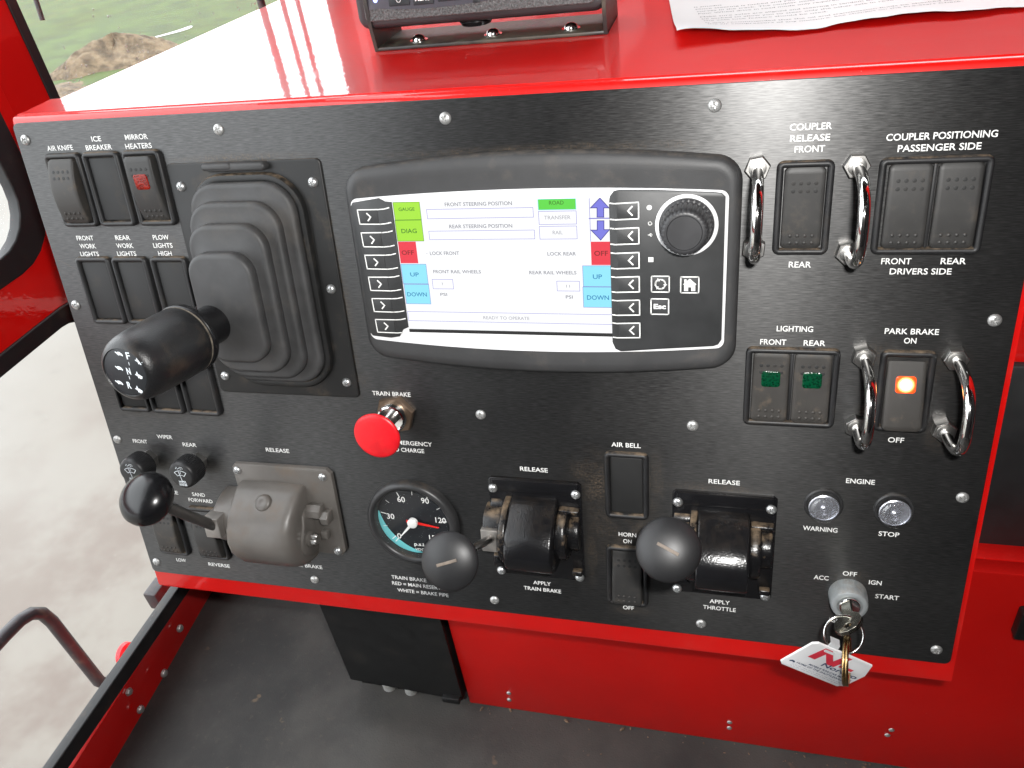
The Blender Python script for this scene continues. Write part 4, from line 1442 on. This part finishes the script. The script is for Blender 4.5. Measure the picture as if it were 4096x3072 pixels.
def brake(u, label, knob, slot_a, group='lever valves'):
    """black lever valve centred on u: flange, barrel, side discs, lever with a mushroom knob"""
    c = (u, -308.8, 0)
    t = thing('lever_valve', label, 'lever valve', *c, group=group)
    X = lambda d: u + d
    b = MB()
    fl_ = [(-30.5, 38.6), (-28.5, 40.4), (28.5, 40.4), (30.8, 38.4), (30.8, -33), (29.6, -35), (26, -35.4), (-26, -35.4), (-28, -33.5), (-28, -22), (-30.5, -20), (-30.5, 22)]
    b.prism([(X(x), -308.8 + y) for x, y in reversed(fl_)], 0, 2.2, .5)
    b.box(X(-28), X(29), -277.6, -268.8, 1.6, 3.4, 1.0)
    flg = b.build('flange', M['cast'], t, c)
    for x, y in ((-27.1, 33.1), (27.4, 32.8), (-27.1, -33.4), (27.2, -32.6)):
        o = place('screw', SC, flg); o.location = (x * S, y * S, (3.4 if y > 0 else 2.2) * S); o.rotation_euler = (0, 0, random.random())
    b = MB()
    pr = [(-280.8, 0), (-281.2, 7.5), (-282.4, 10.2), (-287, 16.8), (-291, 22.4), (-295, 27), (-300, 31), (-306, 33.4), (-312, 33.2), (-317.5, 30.8), (-322, 26.4), (-325.2, 20), (-326.8, 13), (-327.4, 6), (-327.4, 0)]
    b.extru(pr, X(-14.8), X(15.6), 1.6)
    b.build('barrel', M['cast'], t, c, smooth=45)
    b = MB()
    b.extru(arc_prof(-304.5, 23.0, 1.28, 0, 180, 26), X(-19.4), X(-14.9), 1.2)
    b.extru(arc_prof(-289.5, 5.5, 1.0, 0, 180, 10), X(-29.5), X(-14.9), .8)
    b.extru([(-288, 1), (-289, 9), (-292, 14), (-297.6, 16.5), (-298, 1)], X(-32.5), X(-14.9), .8)
    b.box(X(-30), X(-19), -334, -325, 1, 9, 1.2)
    b.build('hub', M['castdirt'], t, c, smooth=45)
    b = MB()
    b.extru(arc_prof(-305, 19.0, 1.15, 0, 180, 22), X(15.7), X(22.5), 2.2)
    b.extru(arc_prof(-306, 12.5, 1.0, 0, 180, 18), X(22.3), X(29.5), 1.6)
    b.box(X(16), X(29.8), -289.6, -286.2, 1.5, 7.5, 1.2)
    b.box(X(23), X(29.8), -338, -334, 1.5, 6.5, 1.0)
    b.build('side_disc', M['castdirt'], t, c, smooth=45)
    hub = Vector((X(-27.0), -307.0, 14))
    b = MB()
    b.box(hub.x - 6.6, hub.x + 6.4, hub.y - 8.5, hub.y + 8.5, 1, 18.5, .8)
    b.build('lever_block', M['steelgrey'], t, c)
    K = Vector(knob)
    e = (K - hub).normalized()
    lv = rod_to(hub, K - e * 6, 2.7).build('lever', M['rod'], t, c)
    view = (Vector((CAMP.dot(PU), CAMP.dot(PV), CAMP.dot(PW))) - K).normalized()
    ax_ = e
    G_ = frame(K, ax_)
    kb = knob_mb(G_, 16.4).build('knob', M['gloss_knob'], t, c, smooth=60)
    b = MB()
    mt = G_ @ Matrix.Rotation(R(slot_a), 4, 'Z')
    b.box(-5.9, 5.9, -.85, .85, 4.9, 6.3, .2, mt)
    b.build('slot_insert', M['slot'], kb, c)
    return t


M['slot'] = pbr('tan_slot_insert', (0.15, 0.12, 0.095), 0.6, var=0.25, vscale=200)
brake(-119.4, 'black lever valve above APPLY TRAIN BRAKE, its knob over the gauge', (-144.6, -267.0, 93), 20)
brake(-1.4, 'glossy black lever valve above APPLY THROTTLE, its knob over the horn switch', (-27.2, -249.0, 89), -24)

# the grey one is larger and of another pattern
c = (-303, -308, 0)
t = thing('lever_valve', 'grimy grey lever valve at lower left with a black ball lever', 'lever valve', *c, group='lever valves')
b = MB()
fl_ = [(-340.2, -274.5), (-337.5, -271.4), (-266, -271.0), (-262.5, -274.5), (-262.2, -338), (-265.5, -342.4), (-290, -342.4), (-332, -335), (-338.5, -318)]
b.prism(list(reversed(fl_)), 0, 3.4, 1.0)
flg = b.build('flange', M['greycast'], t, c)
for u, v in ((-336.4, -277.0), (-269.2, -277.2), (-268.6, -339.0)):
    o = place('screw', SC, flg); o.location = ((u - c[0]) * S, (v - c[1]) * S, 3.4 * S); o.rotation_euler = (0, 0, random.random())
b = MB()
loops = []
base = [(-284.5, 3), (-284.0, 8), (-286.5, 14), (-292, 22), (-299, 29.5), (-307, 34.5), (-316, 36.5), (-325, 35), (-332.5, 30.5), (-340, 25), (-344, 16), (-345, 7), (-344.6, 1)]
for x, k in ((-333.6, .955), (-333.2, .985), (-331.6, 1.0), (-318, 1.0), (-300, 1.0), (-292, .99), (-288.2, .95), (-285.8, .87), (-284.8, .74), (-284.4, .6)):
    loops.append([(x, -312 + (y + 312) * (k * .2 + .8 if k < .98 else k), z * k if z > 3 else z) for y, z in base])
b.loft(loops)
b.build('barrel', M['greycast'], t, c, smooth=55)
b = MB(); b.lathe([(6.4, -3), (6.0, .2), (5.0, 1.2), (3.2, 1.7), (2.0, 1.5), (.3, 1.2)], 24, Matrix.Translation((-308.5, -290.5, 21)) @ Matrix.Rotation(R(-42), 4, 'X'))
b.build('boss', M['greycast'], t, c, smooth=60)
b = MB()
b.extru(arc_prof(-313.5, 20.5, 1.25, 0, 180, 20), -351.5, -333.4, 2.0)
b.build('hub', M['greycast'], t, c, smooth=45)
b = MB()
b.extru([(-301, 3), (-300, 10), (-303, 15), (-310, 17), (-318, 22), (-326, 24), (-333, 21), (-338, 14), (-340, 5), (-339, 2)], -291, -283, 2.4)
b.extru([(-299, 3), (-298, 8), (-301, 12), (-306, 12.5), (-309, 8), (-310, 3)], -284, -272, 1.6)
b.extru([(-303, 3), (-302.5, 9), (-306, 13), (-311, 12), (-312, 3)], -273, -266.5, 1.4)
b.box(-277, -271.5, -326.5, -320, 3, 8.5, .8)
b.lathe([(6, 0), (6, 2.2), (4.6, 3)], 22, Matrix.Translation((-283.6, -323, 13)) @ Matrix.Rotation(R(90), 4, 'Y'))
b.build('cam_arm', M['greycast'], t, c, smooth=40)
b = MB()
b.loft([[(z, (r - (.35 if i % 2 else 0)) * math.cos(2 * math.pi * i / 36), (r - (.35 if i % 2 else 0)) * math.sin(2 * math.pi * i / 36)) for i in range(36)] for r, z in ((4.2, -1), (4.2, 4.6), (3.4, 5.6))], True, True, Matrix.Translation((-282, -323, 13)))
b.build('knurled_shaft', M['steel'], t, c, smooth=20)
hub = Vector((-347.8, -309.5, 27))
b = MB(); b.box(hub.x - 6.2, hub.x + 6.0, hub.y - 8, hub.y + 8, 8, 30.5, .7, None); b.build('lever_block', M['steelgrey'] if 'steelgrey' in M else M['steel'], t, c)
K = Vector((-349.0, -255.5, 77))
e = (K - hub).normalized()
rod_to(hub, K - e * 8, 3.7).build('lever', M['rodblack'], t, c)
G_ = frame(K, e)
b = MB(); b.lathe([(3.4, -11.4), (4.4, -10.8), (8, -9.8), (12.6, -8.0), (15.9, -4.4), (17.3, -.4), (16.9, 3.4), (14.9, 6.8), (11.4, 9.5), (7.1, 11.3), (2.8, 12.0), (.3, 12.1)], 56, G_)
b.build('knob', M['gloss'], t, c, smooth=60)

# ------------------------------------------------------------------ red push-pull knob
c = (-208.5, -226.4, 0)
t = thing('push_pull_knob', 'red mushroom push-pull knob on a chrome stem below TRAIN BRAKE', 'push-pull knob', *c)
b = MB(); b.loft([[(c[0] + x, c[1] + y, z) for x, y in hexp(r, 12)] for r, z in ((13.6, 0), (13.6, 3.2), (12.9, 4.0))]); b.build('nut', M['nutdirty'], t, c, smooth=25)
b = MB(); b.lathe([(9.6, 3.6), (9.6, 8.5), (9.2, 9.4), (8.2, 9.7), (7.6, 8.6), (5.2, 8.4)], 40, Matrix.Translation(c)); b.build('collar', M['chrome'], t, c)
b = MB(); b.lathe([(3.9, 6), (3.9, 22)], 24, Matrix.Translation(c)); b.build('stem', M['rod'], t, c)
b = MB(); b.lathe([(4.6, 19), (5.4, 20), (7.2, 22.5), (10.8, 26.2), (13.6, 28.6), (14.9, 30.2), (15.2, 31.2), (14.7, 32.0), (13.2, 32.5), (9.5, 32.9), (5, 33.2), (.3, 33.3)], 56, Matrix.Translation(c)); b.build('knob', M['redmatte'], t, c, smooth=50)

# ------------------------------------------------------------------ pressure gauge
c = (-207.2, -309.4, 0)
t = thing('pressure_gauge', 'round black air pressure gauge with red and white needles', 'gauge', *c)
MT = Matrix.Translation(c)
b = MB(); b.lathe([(33.2, 0), (33.2, 2.5), (32.4, 5.0), (30.6, 6.2), (28.8, 6.0), (27.4, 4.6), (26.8, .2)], 72, MT, cap0=False, cap1=False); b.build('rim', M['rim'], t, c, smooth=50)
b = MB(); b.lathe([(27.2, .2), (26.9, .3)], 64, MT)
b.cur = 1
def gz(r, a, z=.4):
    return (c[0] + r * math.cos(R(a)), c[1] + r * math.sin(R(a)), z)
N_ = 40                                      # teal crescent along the lower left of the dial
cr = [gz(26.4, 166 + 122 * i / N_) for i in range(N_ + 1)]
ci = [gz(26.4 - 5.6 * math.sin(math.pi * min(1, (i / N_) * 1.05 + .02)) ** .75, 166 + 122 * i / N_) for i in range(N_ + 1)]
b.add(cr + ci, [(i, i + 1, N_ + 2 + i, N_ + 1 + i) for i in range(N_)])
b.cur = 2
for i in range(11):
    a = 222 - i * 27.2
    wdt = .34 if i % 2 else .6
    r0 = 21.4 if i % 2 else 20.6
    line(b, [gz(r0, a)[:2], gz(24.2, a)[:2]], wdt, .5)
line(b, [gz(20.6, 229)[:2], gz(24.2, 229)[:2]], .6, .5)
for tx, x, y, wd in (('0', 688, 838, 3.0), ('30', 592, 622, 5.6), ('60', 708, 436, 5.6), ('90', 972, 452, 5.6), ('120', 1145, 668, 7.6), ('150', 1075, 862, 7.6)):
    p = q('F', x, y, .4)
    text_into(b, tx, (p[0] - wd / 2, p[1]), (p[0] + wd / 2, p[1]), 4.2, .5, .008)
p = q('F', 852, 915, .4); text_into(b, 'p.s.i.', (p[0], p[1]), (p[0] + 8.2, p[1]), 2.6, .5, .02)
p = q('F', 862, 968, .4); text_into(b, 'VDO', (p[0], p[1]), (p[0] + 7.4, p[1]), 1.9, .5, .02)
b.build('dial_face', [M['dialface'], M['teal'], M['white']], t, c, smooth=None)
def needle(a, L, tail, w0, z, m, hubr):
    b = MB()
    e = Vector((math.cos(R(a)), math.sin(R(a)))); n_ = Vector((-e.y, e.x)); C2 = Vector(c[:2])
    P = [C2 - e * tail - n_ * w0 * .5, C2 + n_ * -w0 * .62, C2 + e * L * .97 - n_ * .35, C2 + e * L, C2 + e * L * .97 + n_ * .35, C2 + n_ * w0 * .62, C2 - e * tail + n_ * w0 * .5]
    b.prism([(p.x, p.y) for p in P], z, z + .6, .15)
    b.lathe([(hubr, z - 1.5), (hubr, z + 1.0), (hubr * .8, z + 1.5), (.4, z + 1.5)], 28, MT)
    return b.build('needle', m, t, c, smooth=35)
needle(-8, 19.0, 5, 1.7, 1.6, M['redneedle'], 2.6)
needle(229, 15.2, 4.6, 1.9, 2.9, M['white'], 3.6)
b = MB(); b.lathe([(27.6, 5.0), (27.0, 5.1), (1, 5.15)], 48, MT, cap0=False); b.build('cover_glass', M['coverglass'], t, c, smooth=None)

# ------------------------------------------------------------------ wiper knobs
for c, pa, lab in (((-369.4, -273.8, 0), (888, 560), 'round black wiper knob below REAR'), ((-411.2, -274.6, 0), (315, 520), 'round black wiper knob below FRONT, half hidden by the ball lever')):
    t = thing('wiper_knob', lab, 'knob', *c, group='wiper knobs')
    b = MB(); b.loft([[(c[0] + x, c[1] + y, z) for x, y in hexp(r, 20)] for r, z in ((7.6, 0), (7.6, 5.6), (6.8, 6.4))]); b.build('nut', M['steel'], t, c, smooth=25)
    b = MB()
    b.loft([[(c[0] + (r - (.3 * rb if i % 2 else 0)) * math.cos(2 * math.pi * i / 96), c[1] + (r - (.3 * rb if i % 2 else 0)) * math.sin(2 * math.pi * i / 96), z) for i in range(96)] for r, z, rb in ((8.0, 6.5, 1), (10.5, 7.4, 1), (10.8, 9, 1), (10.8, 17, 1), (10.6, 18.6, .3), (10.1, 20.2, 0), (9.2, 21.2, 0), (8.2, 21.5, 0))])
    b.cur = 1
    z = 21.62
    k0 = (c[0] + .2, c[1] + 1.0)
    arc = lambda r, a0, a1, n=8: [(k0[0] + r * math.cos(R(a0 + (a1 - a0) * i / n)), k0[1] - 4.2 + r * math.sin(R(a0 + (a1 - a0) * i / n))) for i in range(n + 1)]
    line(b, arc(7.6, 52, 128) + list(reversed(arc(4.2, 52, 128))), .42, z, True)
    line(b, [(k0[0], k0[1] - 4.4), (k0[0] - 1.2, k0[1] + 2.6)], .4, z)
    for dx, dy in ((-2.6, 5.2), (-1.2, 5.0), (0, 5.4), (1.2, 5.0), (2.6, 5.2), (-2, 6.2), (.6, 6.3), (2, 6.2), (0, 1.2), (.2, 2.2)):
        line(b, [(k0[0] + dx - .2, k0[1] + dy), (k0[0] + dx + .2, k0[1] + dy)], .4, z)
    text_into(b, 'WIPER', (k0[0] - 3.0, k0[1] - 6.2), (k0[0] + 3.0, k0[1] - 6.2), 1.5, z, .02)
    line(b, [(k0[0] - 3.2, k0[1] - 6.7), (k0[0] + 3.2, k0[1] - 6.7)], .22, z)
    text_into(b, 'WASHER', (k0[0] - 3.3, k0[1] - 8.7), (k0[0] + 3.3, k0[1] - 8.7), 1.5, z, .02)
    b.build('cap', [M['gloss_knob'], M['deadleaf']], t, c, smooth=35)

# ------------------------------------------------------------------ engine lamps
for c, lab in (((54.9, -271.9, 0), 'clear round indicator lamp above WARNING'), ((92.8, -271.8, 0), 'clear round indicator lamp above STOP')):
    t = thing('indicator_lamp', lab, 'indicator lamp', *c, group='engine indicator lamps')
    MT = Matrix.Translation(c)
    b = MB(); b.lathe([(10.9, 0), (10.9, 1.0), (10.2, 1.8), (9.0, 1.6), (8.6, .4)], 40, MT, cap0=False, cap1=False); b.build('grommet', M['rim'], t, c)
    b = MB(); b.lathe([(8.6, 4.2), (8.0, 4.6), (7.4, 3.6), (6.6, 2.6), (6.1, 3.0), (5.4, 1.8), (4.4, 1.0), (3.9, 1.4), (3.0, .6), (2.4, .5), (2.2, 3.6), (1.5, 5.2), (.4, 5.6)], 36, MT); b.build('reflector', M['mirror'], t, c, smooth=50)
    b = MB(); b.lathe([(8.5, .5), (8.5, 6.2), (8.1, 7.4), (6.6, 8.6), (4.2, 9.3), (2, 9.5), (.3, 9.55)], 40, MT, cap0=False)
    b.lathe([(.3, 7.8), (2, 7.7), (4, 7.5), (6.2, 6.9), (7.5, 5.8), (7.9, 3.6)], 40, MT, cap1=False)
    b.build('lens', M['lens'], t, c, smooth=60)

# ------------------------------------------------------------------ ignition switch, key, rings and tag
c = (73.6, -334.4, 0)
MT = Matrix.Translation(c)
t = thing('ignition_switch', 'round zinc ignition switch with the key in it', 'ignition switch', *c)
b = MB()
b.loft([[(c[0] + (r - (.25 * rb if i % 2 else 0)) * math.cos(2 * math.pi * i / 120), c[1] + (r - (.25 * rb if i % 2 else 0)) * math.sin(2 * math.pi * i / 120), z) for i in range(120)] for r, z, rb in ((11.0, 0, 1), (11.0, 7.5, 1), (10.7, 8.2, 0), (10.7, 10.8, 0), (10.0, 12.2, 0), (8.8, 12.8, 0), (7.2, 12.6, 0), (6.6, 11.6, 0))], False, True)
b.build('collar', M['zincgrey'], t, c, smooth=35)
b = MB(); b.lathe([(6.5, 11), (6.4, 13.2), (5.8, 13.9), (.4, 14.0)], 36, MT); b.build('key_barrel', M['chrome'], t, c)
c2 = (71.5, -331.5, 12)
ky = thing('key', 'worn nickel key standing in the ignition switch', 'key', *c2)
b = MB()
KP = [(-2.6, 0), (2.6, 0), (2.6, 12.5), (4.2, 14.6), (7.2, 17.6), (8.4, 21.6), (7.8, 26), (5, 29.4), (0, 30.8), (-5, 29.4), (-7.8, 26), (-8.4, 21.6), (-7.2, 17.6), (-4.2, 14.6), (-2.6, 12.5)]
bv = (Vector((-.06, .10, 1))).normalized()
bx = Vector((.80, .60, 0)); bx = (bx - bv * bx.dot(bv)).normalized(); bn = bv.cross(bx)
KM = Matrix.Translation(c2) @ Matrix((bx, bv, bn)).transposed().to_4x4()
vs, fs = curve_mesh([KP, [(2.4 * math.cos(i * .524), 25.4 + 2.4 * math.sin(i * .524)) for i in range(12)]], 2.2, .2)
b.add(vs, fs, KM)
b.build('key_blade', M['nickel'], ky, c2, smooth=30)
hole = KM @ Vector((0, 25.4, 0))


def ring(name, label, center, normal, rad, thick, m, double=False):
    nrm = Vector(normal).normalized()
    a = nrm.orthogonal().normalized(); b_ = nrm.cross(a)
    mb = MB()
    for off in ((-thick * .8, thick * .8) if double else (0,)):
        mb.tube([Vector(center) + nrm * off + a * rad * math.cos(2 * math.pi * i / 48) + b_ * rad * math.sin(2 * math.pi * i / 48) for i in range(48)], thick, 10, closed=True)
    o = mb.build(name, m, None, center, smooth=60)
    o.matrix_world = Matrix.Translation(pw(*center) * S) @ PANEL
    tag(o, label, 'key ring', 'rings hanging from the key')
    return o


rc = q('O', 900, 795, 36)
ring('key_ring', 'silver split ring through the ignition key', (rc[0], rc[1], 36), (.05, .5, .85), 10.6, .75, M['chrome'])
bc = q('O', 930, 1085, 40)
ring('key_ring', 'brass split ring hanging edge-on over the white tag', (bc[0], bc[1], 40), (.965, .10, .16), 13.4, 1.0, M['brass'], True)
# white tag
P1 = Vector((*q('O', 175, 1108, 40), 40)); P2 = Vector((*q('O', 868, 1388, 30), 30)); P3 = Vector((*q('O', 560, 870, 48.7), 48.7))
ea = (P2 - P1).normalized(); eb = (P3 - P1); eb = (eb - ea * eb.dot(ea)).normalized(); en = ea.cross(eb)
LA = (P2 - P1).length; LB = (P3 - P1).dot(eb)
TM = Matrix.Translation(P1) @ Matrix((ea, eb, en)).transposed().to_4x4()
LBt = LB
b = MB()
b.prism([(2.2, 0), (LA - 3, 0), (LA, 3), (LA, LBt * .62), (LA - 5, LBt * .98), (LA * .42, LBt), (2.5, LBt), (0, LBt - 2.5), (0, 2.2)], -1.2, 0, .25, TM)
b.cur = 1
def tput(poly, z=.06):
    b.add([(x * LA, y * LBt, z) for x, y in poly], [tuple(range(len(poly)))], TM)
tput([(.12, .56), (.30, .56), (.37, .66), (.37, .56), (.46, .56), (.46, .94), (.12 + .04, .94)][:0] or [(.16, .52), (.27, .52), (.30, .95), (.19, .95)])
tput([(.19, .95), (.30, .95), (.56, .52), (.45, .52)], .08)
tput([(.45, .52), (.56, .52), (.60, .95), (.49, .95)], .10)
tput([(.60, .66), (.80, .66), (.80, .58), (.60, .58)])
b.cur = 2
def ttext(s_, x0, x1, y, cap):
    tmp = MB(); text_into(tmp, s_, (x0 * LA, y * LBt), (x1 * LA, y * LBt), cap, .12, .02); b.add(tmp.v, tmp.f, TM)
ttext('Nordco', .42, .96, .42, 4.0)
ttext('MOBILE RAILCAR MOVERS', .30, .96, .30, 1.6)
ttext('HOME OF THE SHUTTLEWAGON', .16, .96, .21, 1.7)
for y in (.135, .08):
    ttext('- - -- --- -- - --- - -- -- - ---', .14, .9, y, 1.0)
b.add([(x * LA, y * LBt, .1) for x, y in [(.05, .22), (.08, .26), (.12, .25), (.14, .21), (.12, .19), (.10, .215), (.07, .19)]], [tuple(range(7))], TM)
o = b.build('key_tag', [M['tagwhite'], M['tagred'], M['tagblue']], None, tuple(P1), smooth=25)
o.matrix_world = Matrix.Translation(pw(*P1) * S) @ PANEL
tag(o, 'white plastic key tag with a red letter mark and navy print', 'key tag')
b = MB()
s0, s1, s2 = Vector((*q('O', 800, 835, 40), 40)), Vector((*q('O', 805, 900, 44), 44)), Vector((*q('O', 730, 995, 44.5), 44.5))
wv = (ea * 3.2)
b.loft([[tuple(p - wv), tuple(p + wv), tuple(p + wv + en * .7), tuple(p - wv + en * .7)] for p in (s0, s1, s2)])
st = b.build('strap', M['strap'], o, (0, 0, 0), smooth=30)
st.location = (-P1.x * S, -P1.y * S, -P1.z * S)

# ================================================================== ON TOP OF THE CONSOLE
TOPK = 1.0413


def on_top(o, o_):
    o.location = (CAMP + (Vector(o_) - CAMP) * TOPK) * S
    o.scale = (TOPK, TOPK, TOPK)


ZT = -26.9
o_ = (-150, 90, ZT)
t = thing('camera_monitor', 'black camera monitor bolted to the console top, cut by the upper frame', 'monitor', world=o_)
on_top(t, o_)
TB = Matrix.Translation((0, 67, -11.6)) @ Matrix.Rotation(R(-8), 4, 'X')
b = MB()
b.rr(152, 100, 7, [(2.5, 34), (0, 31), (0, 3), (.8, 1), (2.4, 0)], -152, 48, True, True, TB @ Matrix.Rotation(R(90), 4, 'X') @ Matrix.Scale(-1, 4, (0, 0, 1)))
b.build('body', M['monitor'], t, o_)
FR = TB @ Matrix.Rotation(R(90), 4, 'X') @ Matrix.Translation((0, -3.7, 0))        # x right, y up the front, z towards the operator
b = MB(); b.rr(140, 60, 3, [(0, 0), (0, 1.0), (.5, 1.4)], -152, 36, False, True, FR); b.build('front_trim', M['montex'], t, o_)
b = MB()
cv = [(-221, 12.5)] + [(-221 + 138 * i / 16, 14.5 - 5.5 * math.sin(math.pi * (i / 16) ** .8) + (i / 16) * 5.0) for i in range(1, 17)] + [(-83, 60), (-221, 60)]
b.prism(cv, 1.2, 1.9, .2, FR); b.build('control_strip', M['monface'], t, o_)
def mbtn(x0, x1, y0, y1, tx, cap=1.9):
    b = MB(); b.box(x0, x1, y0, y1, 1.7, 2.6, .3, FR)
    b.cur = 1
    if tx == 'power':
        tmp = MB(); cx, cy = (x0 + x1) / 2, y0 + 3.2
        line(tmp, [(cx + 1.3 * math.cos(R(120 + 30 * i)), cy + 1.3 * math.sin(R(120 + 30 * i))) for i in range(11)], .4, 2.7); line(tmp, [(cx, cy + .2), (cx, cy + 1.7)], .4, 2.7)
    else:
        tmp = MB(); text_into(tmp, tx, (x0 + 1.4, y0 + 2.2), (x1 - 1.4, y0 + 2.2), cap, 2.7, .03)
    b.add(tmp.v, tmp.f, FR)
    b.build('monitor_button', [M['dialface'], M['white']], t, o_)
mbtn(-205, -192, 13.5, 21, 'power'); mbtn(-189.5, -177, 13.0, 21, 'MENU'); mbtn(-174, -161, 13.8, 21.6, 'V1/V2')
b = MB(); b.box(-153, -148.5, 11.5, 17, 1.6, 2.2, .2, FR); b.build('sensor_window', M['dialface'], t, o_)
b = MB(); b.box(-140, -127, 16, 24, 1.6, 2.2, .2, FR); b.build('sensor_window', M['dialface'], t, o_)
b = MB(); b.lathe([(1.3, 1.7), (1.2, 2.3), (.4, 2.7)], 14, FR @ Matrix.Translation((-213.5, 17.5, 0))); b.build('power_light', M['led'], t, o_)
b = MB(); b.lathe([(9, -9), (10.5, -4), (9.5, 1), (6, 4), (2, 5)], 30, Matrix.Translation((-158, 84, -14)) @ Matrix.Scale(.5, 4, (0, 0, 1))); b.build('pivot_knob', M['gloss'], t, o_)
b = MB()
b.box(-221, -76, 68, 112, ZT + .05, ZT + 2.2, .6)
for x in (-221, -78.2):
    vs = [(x, 68, ZT + .1), (x, 112, ZT + .1), (x, 112, 40), (x, 84, 60), (x, 66, 20), (x, 66, -14)]
    n_ = len(vs)
    b.add(vs + [(p[0] + 2.2, p[1], p[2]) for p in vs], [tuple(range(n_)), tuple(reversed(range(n_, 2 * n_)))] + [(i, (i + 1) % n_, n_ + (i + 1) % n_, n_ + i) for i in range(n_)])
br = b.build('bracket', M['bracket'], t, o_, smooth=30)
for x, y in ((-195, 78.5), (-147, 78.5), (-99, 78)):
    b = MB(); b.lathe([(5.6, 0), (5.6, .6), (4.0, .7), (4.0, 1.2), (3.4, 2.6), (2, 3.5), (.5, 3.8)], 22, Matrix.Translation((x, y, ZT + 2.2)))
    b.build('bolt', M['chrome'], br, o_)

# paper
pa, ang = Vector((-34.5, 35.5)), R(7.0)
ex, ey = Vector((math.cos(ang), math.sin(ang))), Vector((-math.sin(ang), math.cos(ang)))
o_ = (60, 120, ZT)


def pz(s, t_):
    lift = .7 + 2.2 * math.exp(-(t_ / 26) ** 2) * (abs(math.sin(s * .031 + .9)) ** 1.5) + 4.2 * math.exp(-(s / 22) ** 2 - (t_ / 30) ** 2)
    lift += 1.5 * math.exp(-((s - 92) / 25) ** 2 - ((t_ - 4) / 18) ** 2)
    return ZT + lift + .5 * (math.sin(s * .05 + t_ * .03) + 1)


def pedge(s):
    return 1.8 * math.sin(s * .07 + .5) + 1.1 * math.sin(s * .17) - 2 * (s / 200) + .4 * math.sin(s * .41)


b = MB()
NS, NT_ = 90, 40
vs, fs = [], []
for j in range(NT_ + 1):
    for i in range(NS + 1):
        s = 216 * i / NS
        t_ = pedge(s) + (279 - pedge(s)) * (j / NT_) ** 2
        p = pa + ex * s + ey * t_
        vs.append((p.x, p.y, pz(s, t_)))
for j in range(NT_):
    for i in range(NS):
        a = j * (NS + 1) + i
        fs.append((a, a + 1, a + NS + 2, a + NS + 1))
b.add(vs, fs)
b.cur = 1
LINES = ['is ymodus', 'Once steering is locked and you are in rail mode, do not turn the wheel in any', 'curves in the track. The coupler must swing free when coupling to another car.', 'Four Wheel drive in road mode only required on soft ground and steep ramps.',
         'Make sure axles are aligned and steering in tandem before rail mode, one may', 'be locked to allow you to steer only the other axle in road mode or when', 'the axle lock feature should be used.', 'It was recommended that the oil and transmission fluids be checked daily,',
         'the air compressors of any moisture. See changes on the Pre-Start Check.']
ZB = wp(1528, 67, 2, ZT + 1.5)
rel = Vector((ZB.x, ZB.y)) - pa
s00, t00 = rel.dot(ex), rel.dot(ey)
for i, tx in enumerate(reversed(LINES)):
    tt = t00 + i * 6.4 + (3.4 if i >= 2 else 0) + (3.4 if i >= 5 else 0)
    tmp = MB(); text_into(tmp, tx, (s00 - .4 * i, tt), (s00 - .4 * i + len(tx) * 1.78, tt), 2.3, 0, .0)
    b.add([((pa + ex * x + ey * y).x, (pa + ex * x + ey * y).y, pz(x, y) + .12) for x, y, z in tmp.v], tmp.f)
o = b.build('paper_sheet', [M['paper'], M['ink']], None, o_, smooth=70)
on_top(o, o_)
tag(o, 'curled white printed sheet lying on the red console top', 'paper')

# crumbs of clay along the foot of the red wall
b = MB()
rr_ = random.Random(4)
for i in range(110):
    x = rr_.uniform(-230, 330)
    y = -21 - abs(rr_.gauss(0, 5)) - (rr_.uniform(0, 160) if i % 5 == 0 else 0)
    s = abs(rr_.gauss(.2, .5)) + .15
    b.lathe([(s, 0), (s * .8, s * .6), (s * .3, s * .9)], 5, Matrix.Translation((x, y, FZ + 1.2)) @ Matrix.Rotation(rr_.random() * 6, 4, 'Z') @ Matrix.Scale(rr_.uniform(.8, 2.6), 4, (1, 0, 0)))
o = b.build('crumbs', M['grime'], None, smooth=None)
struct(o, 'stuff')
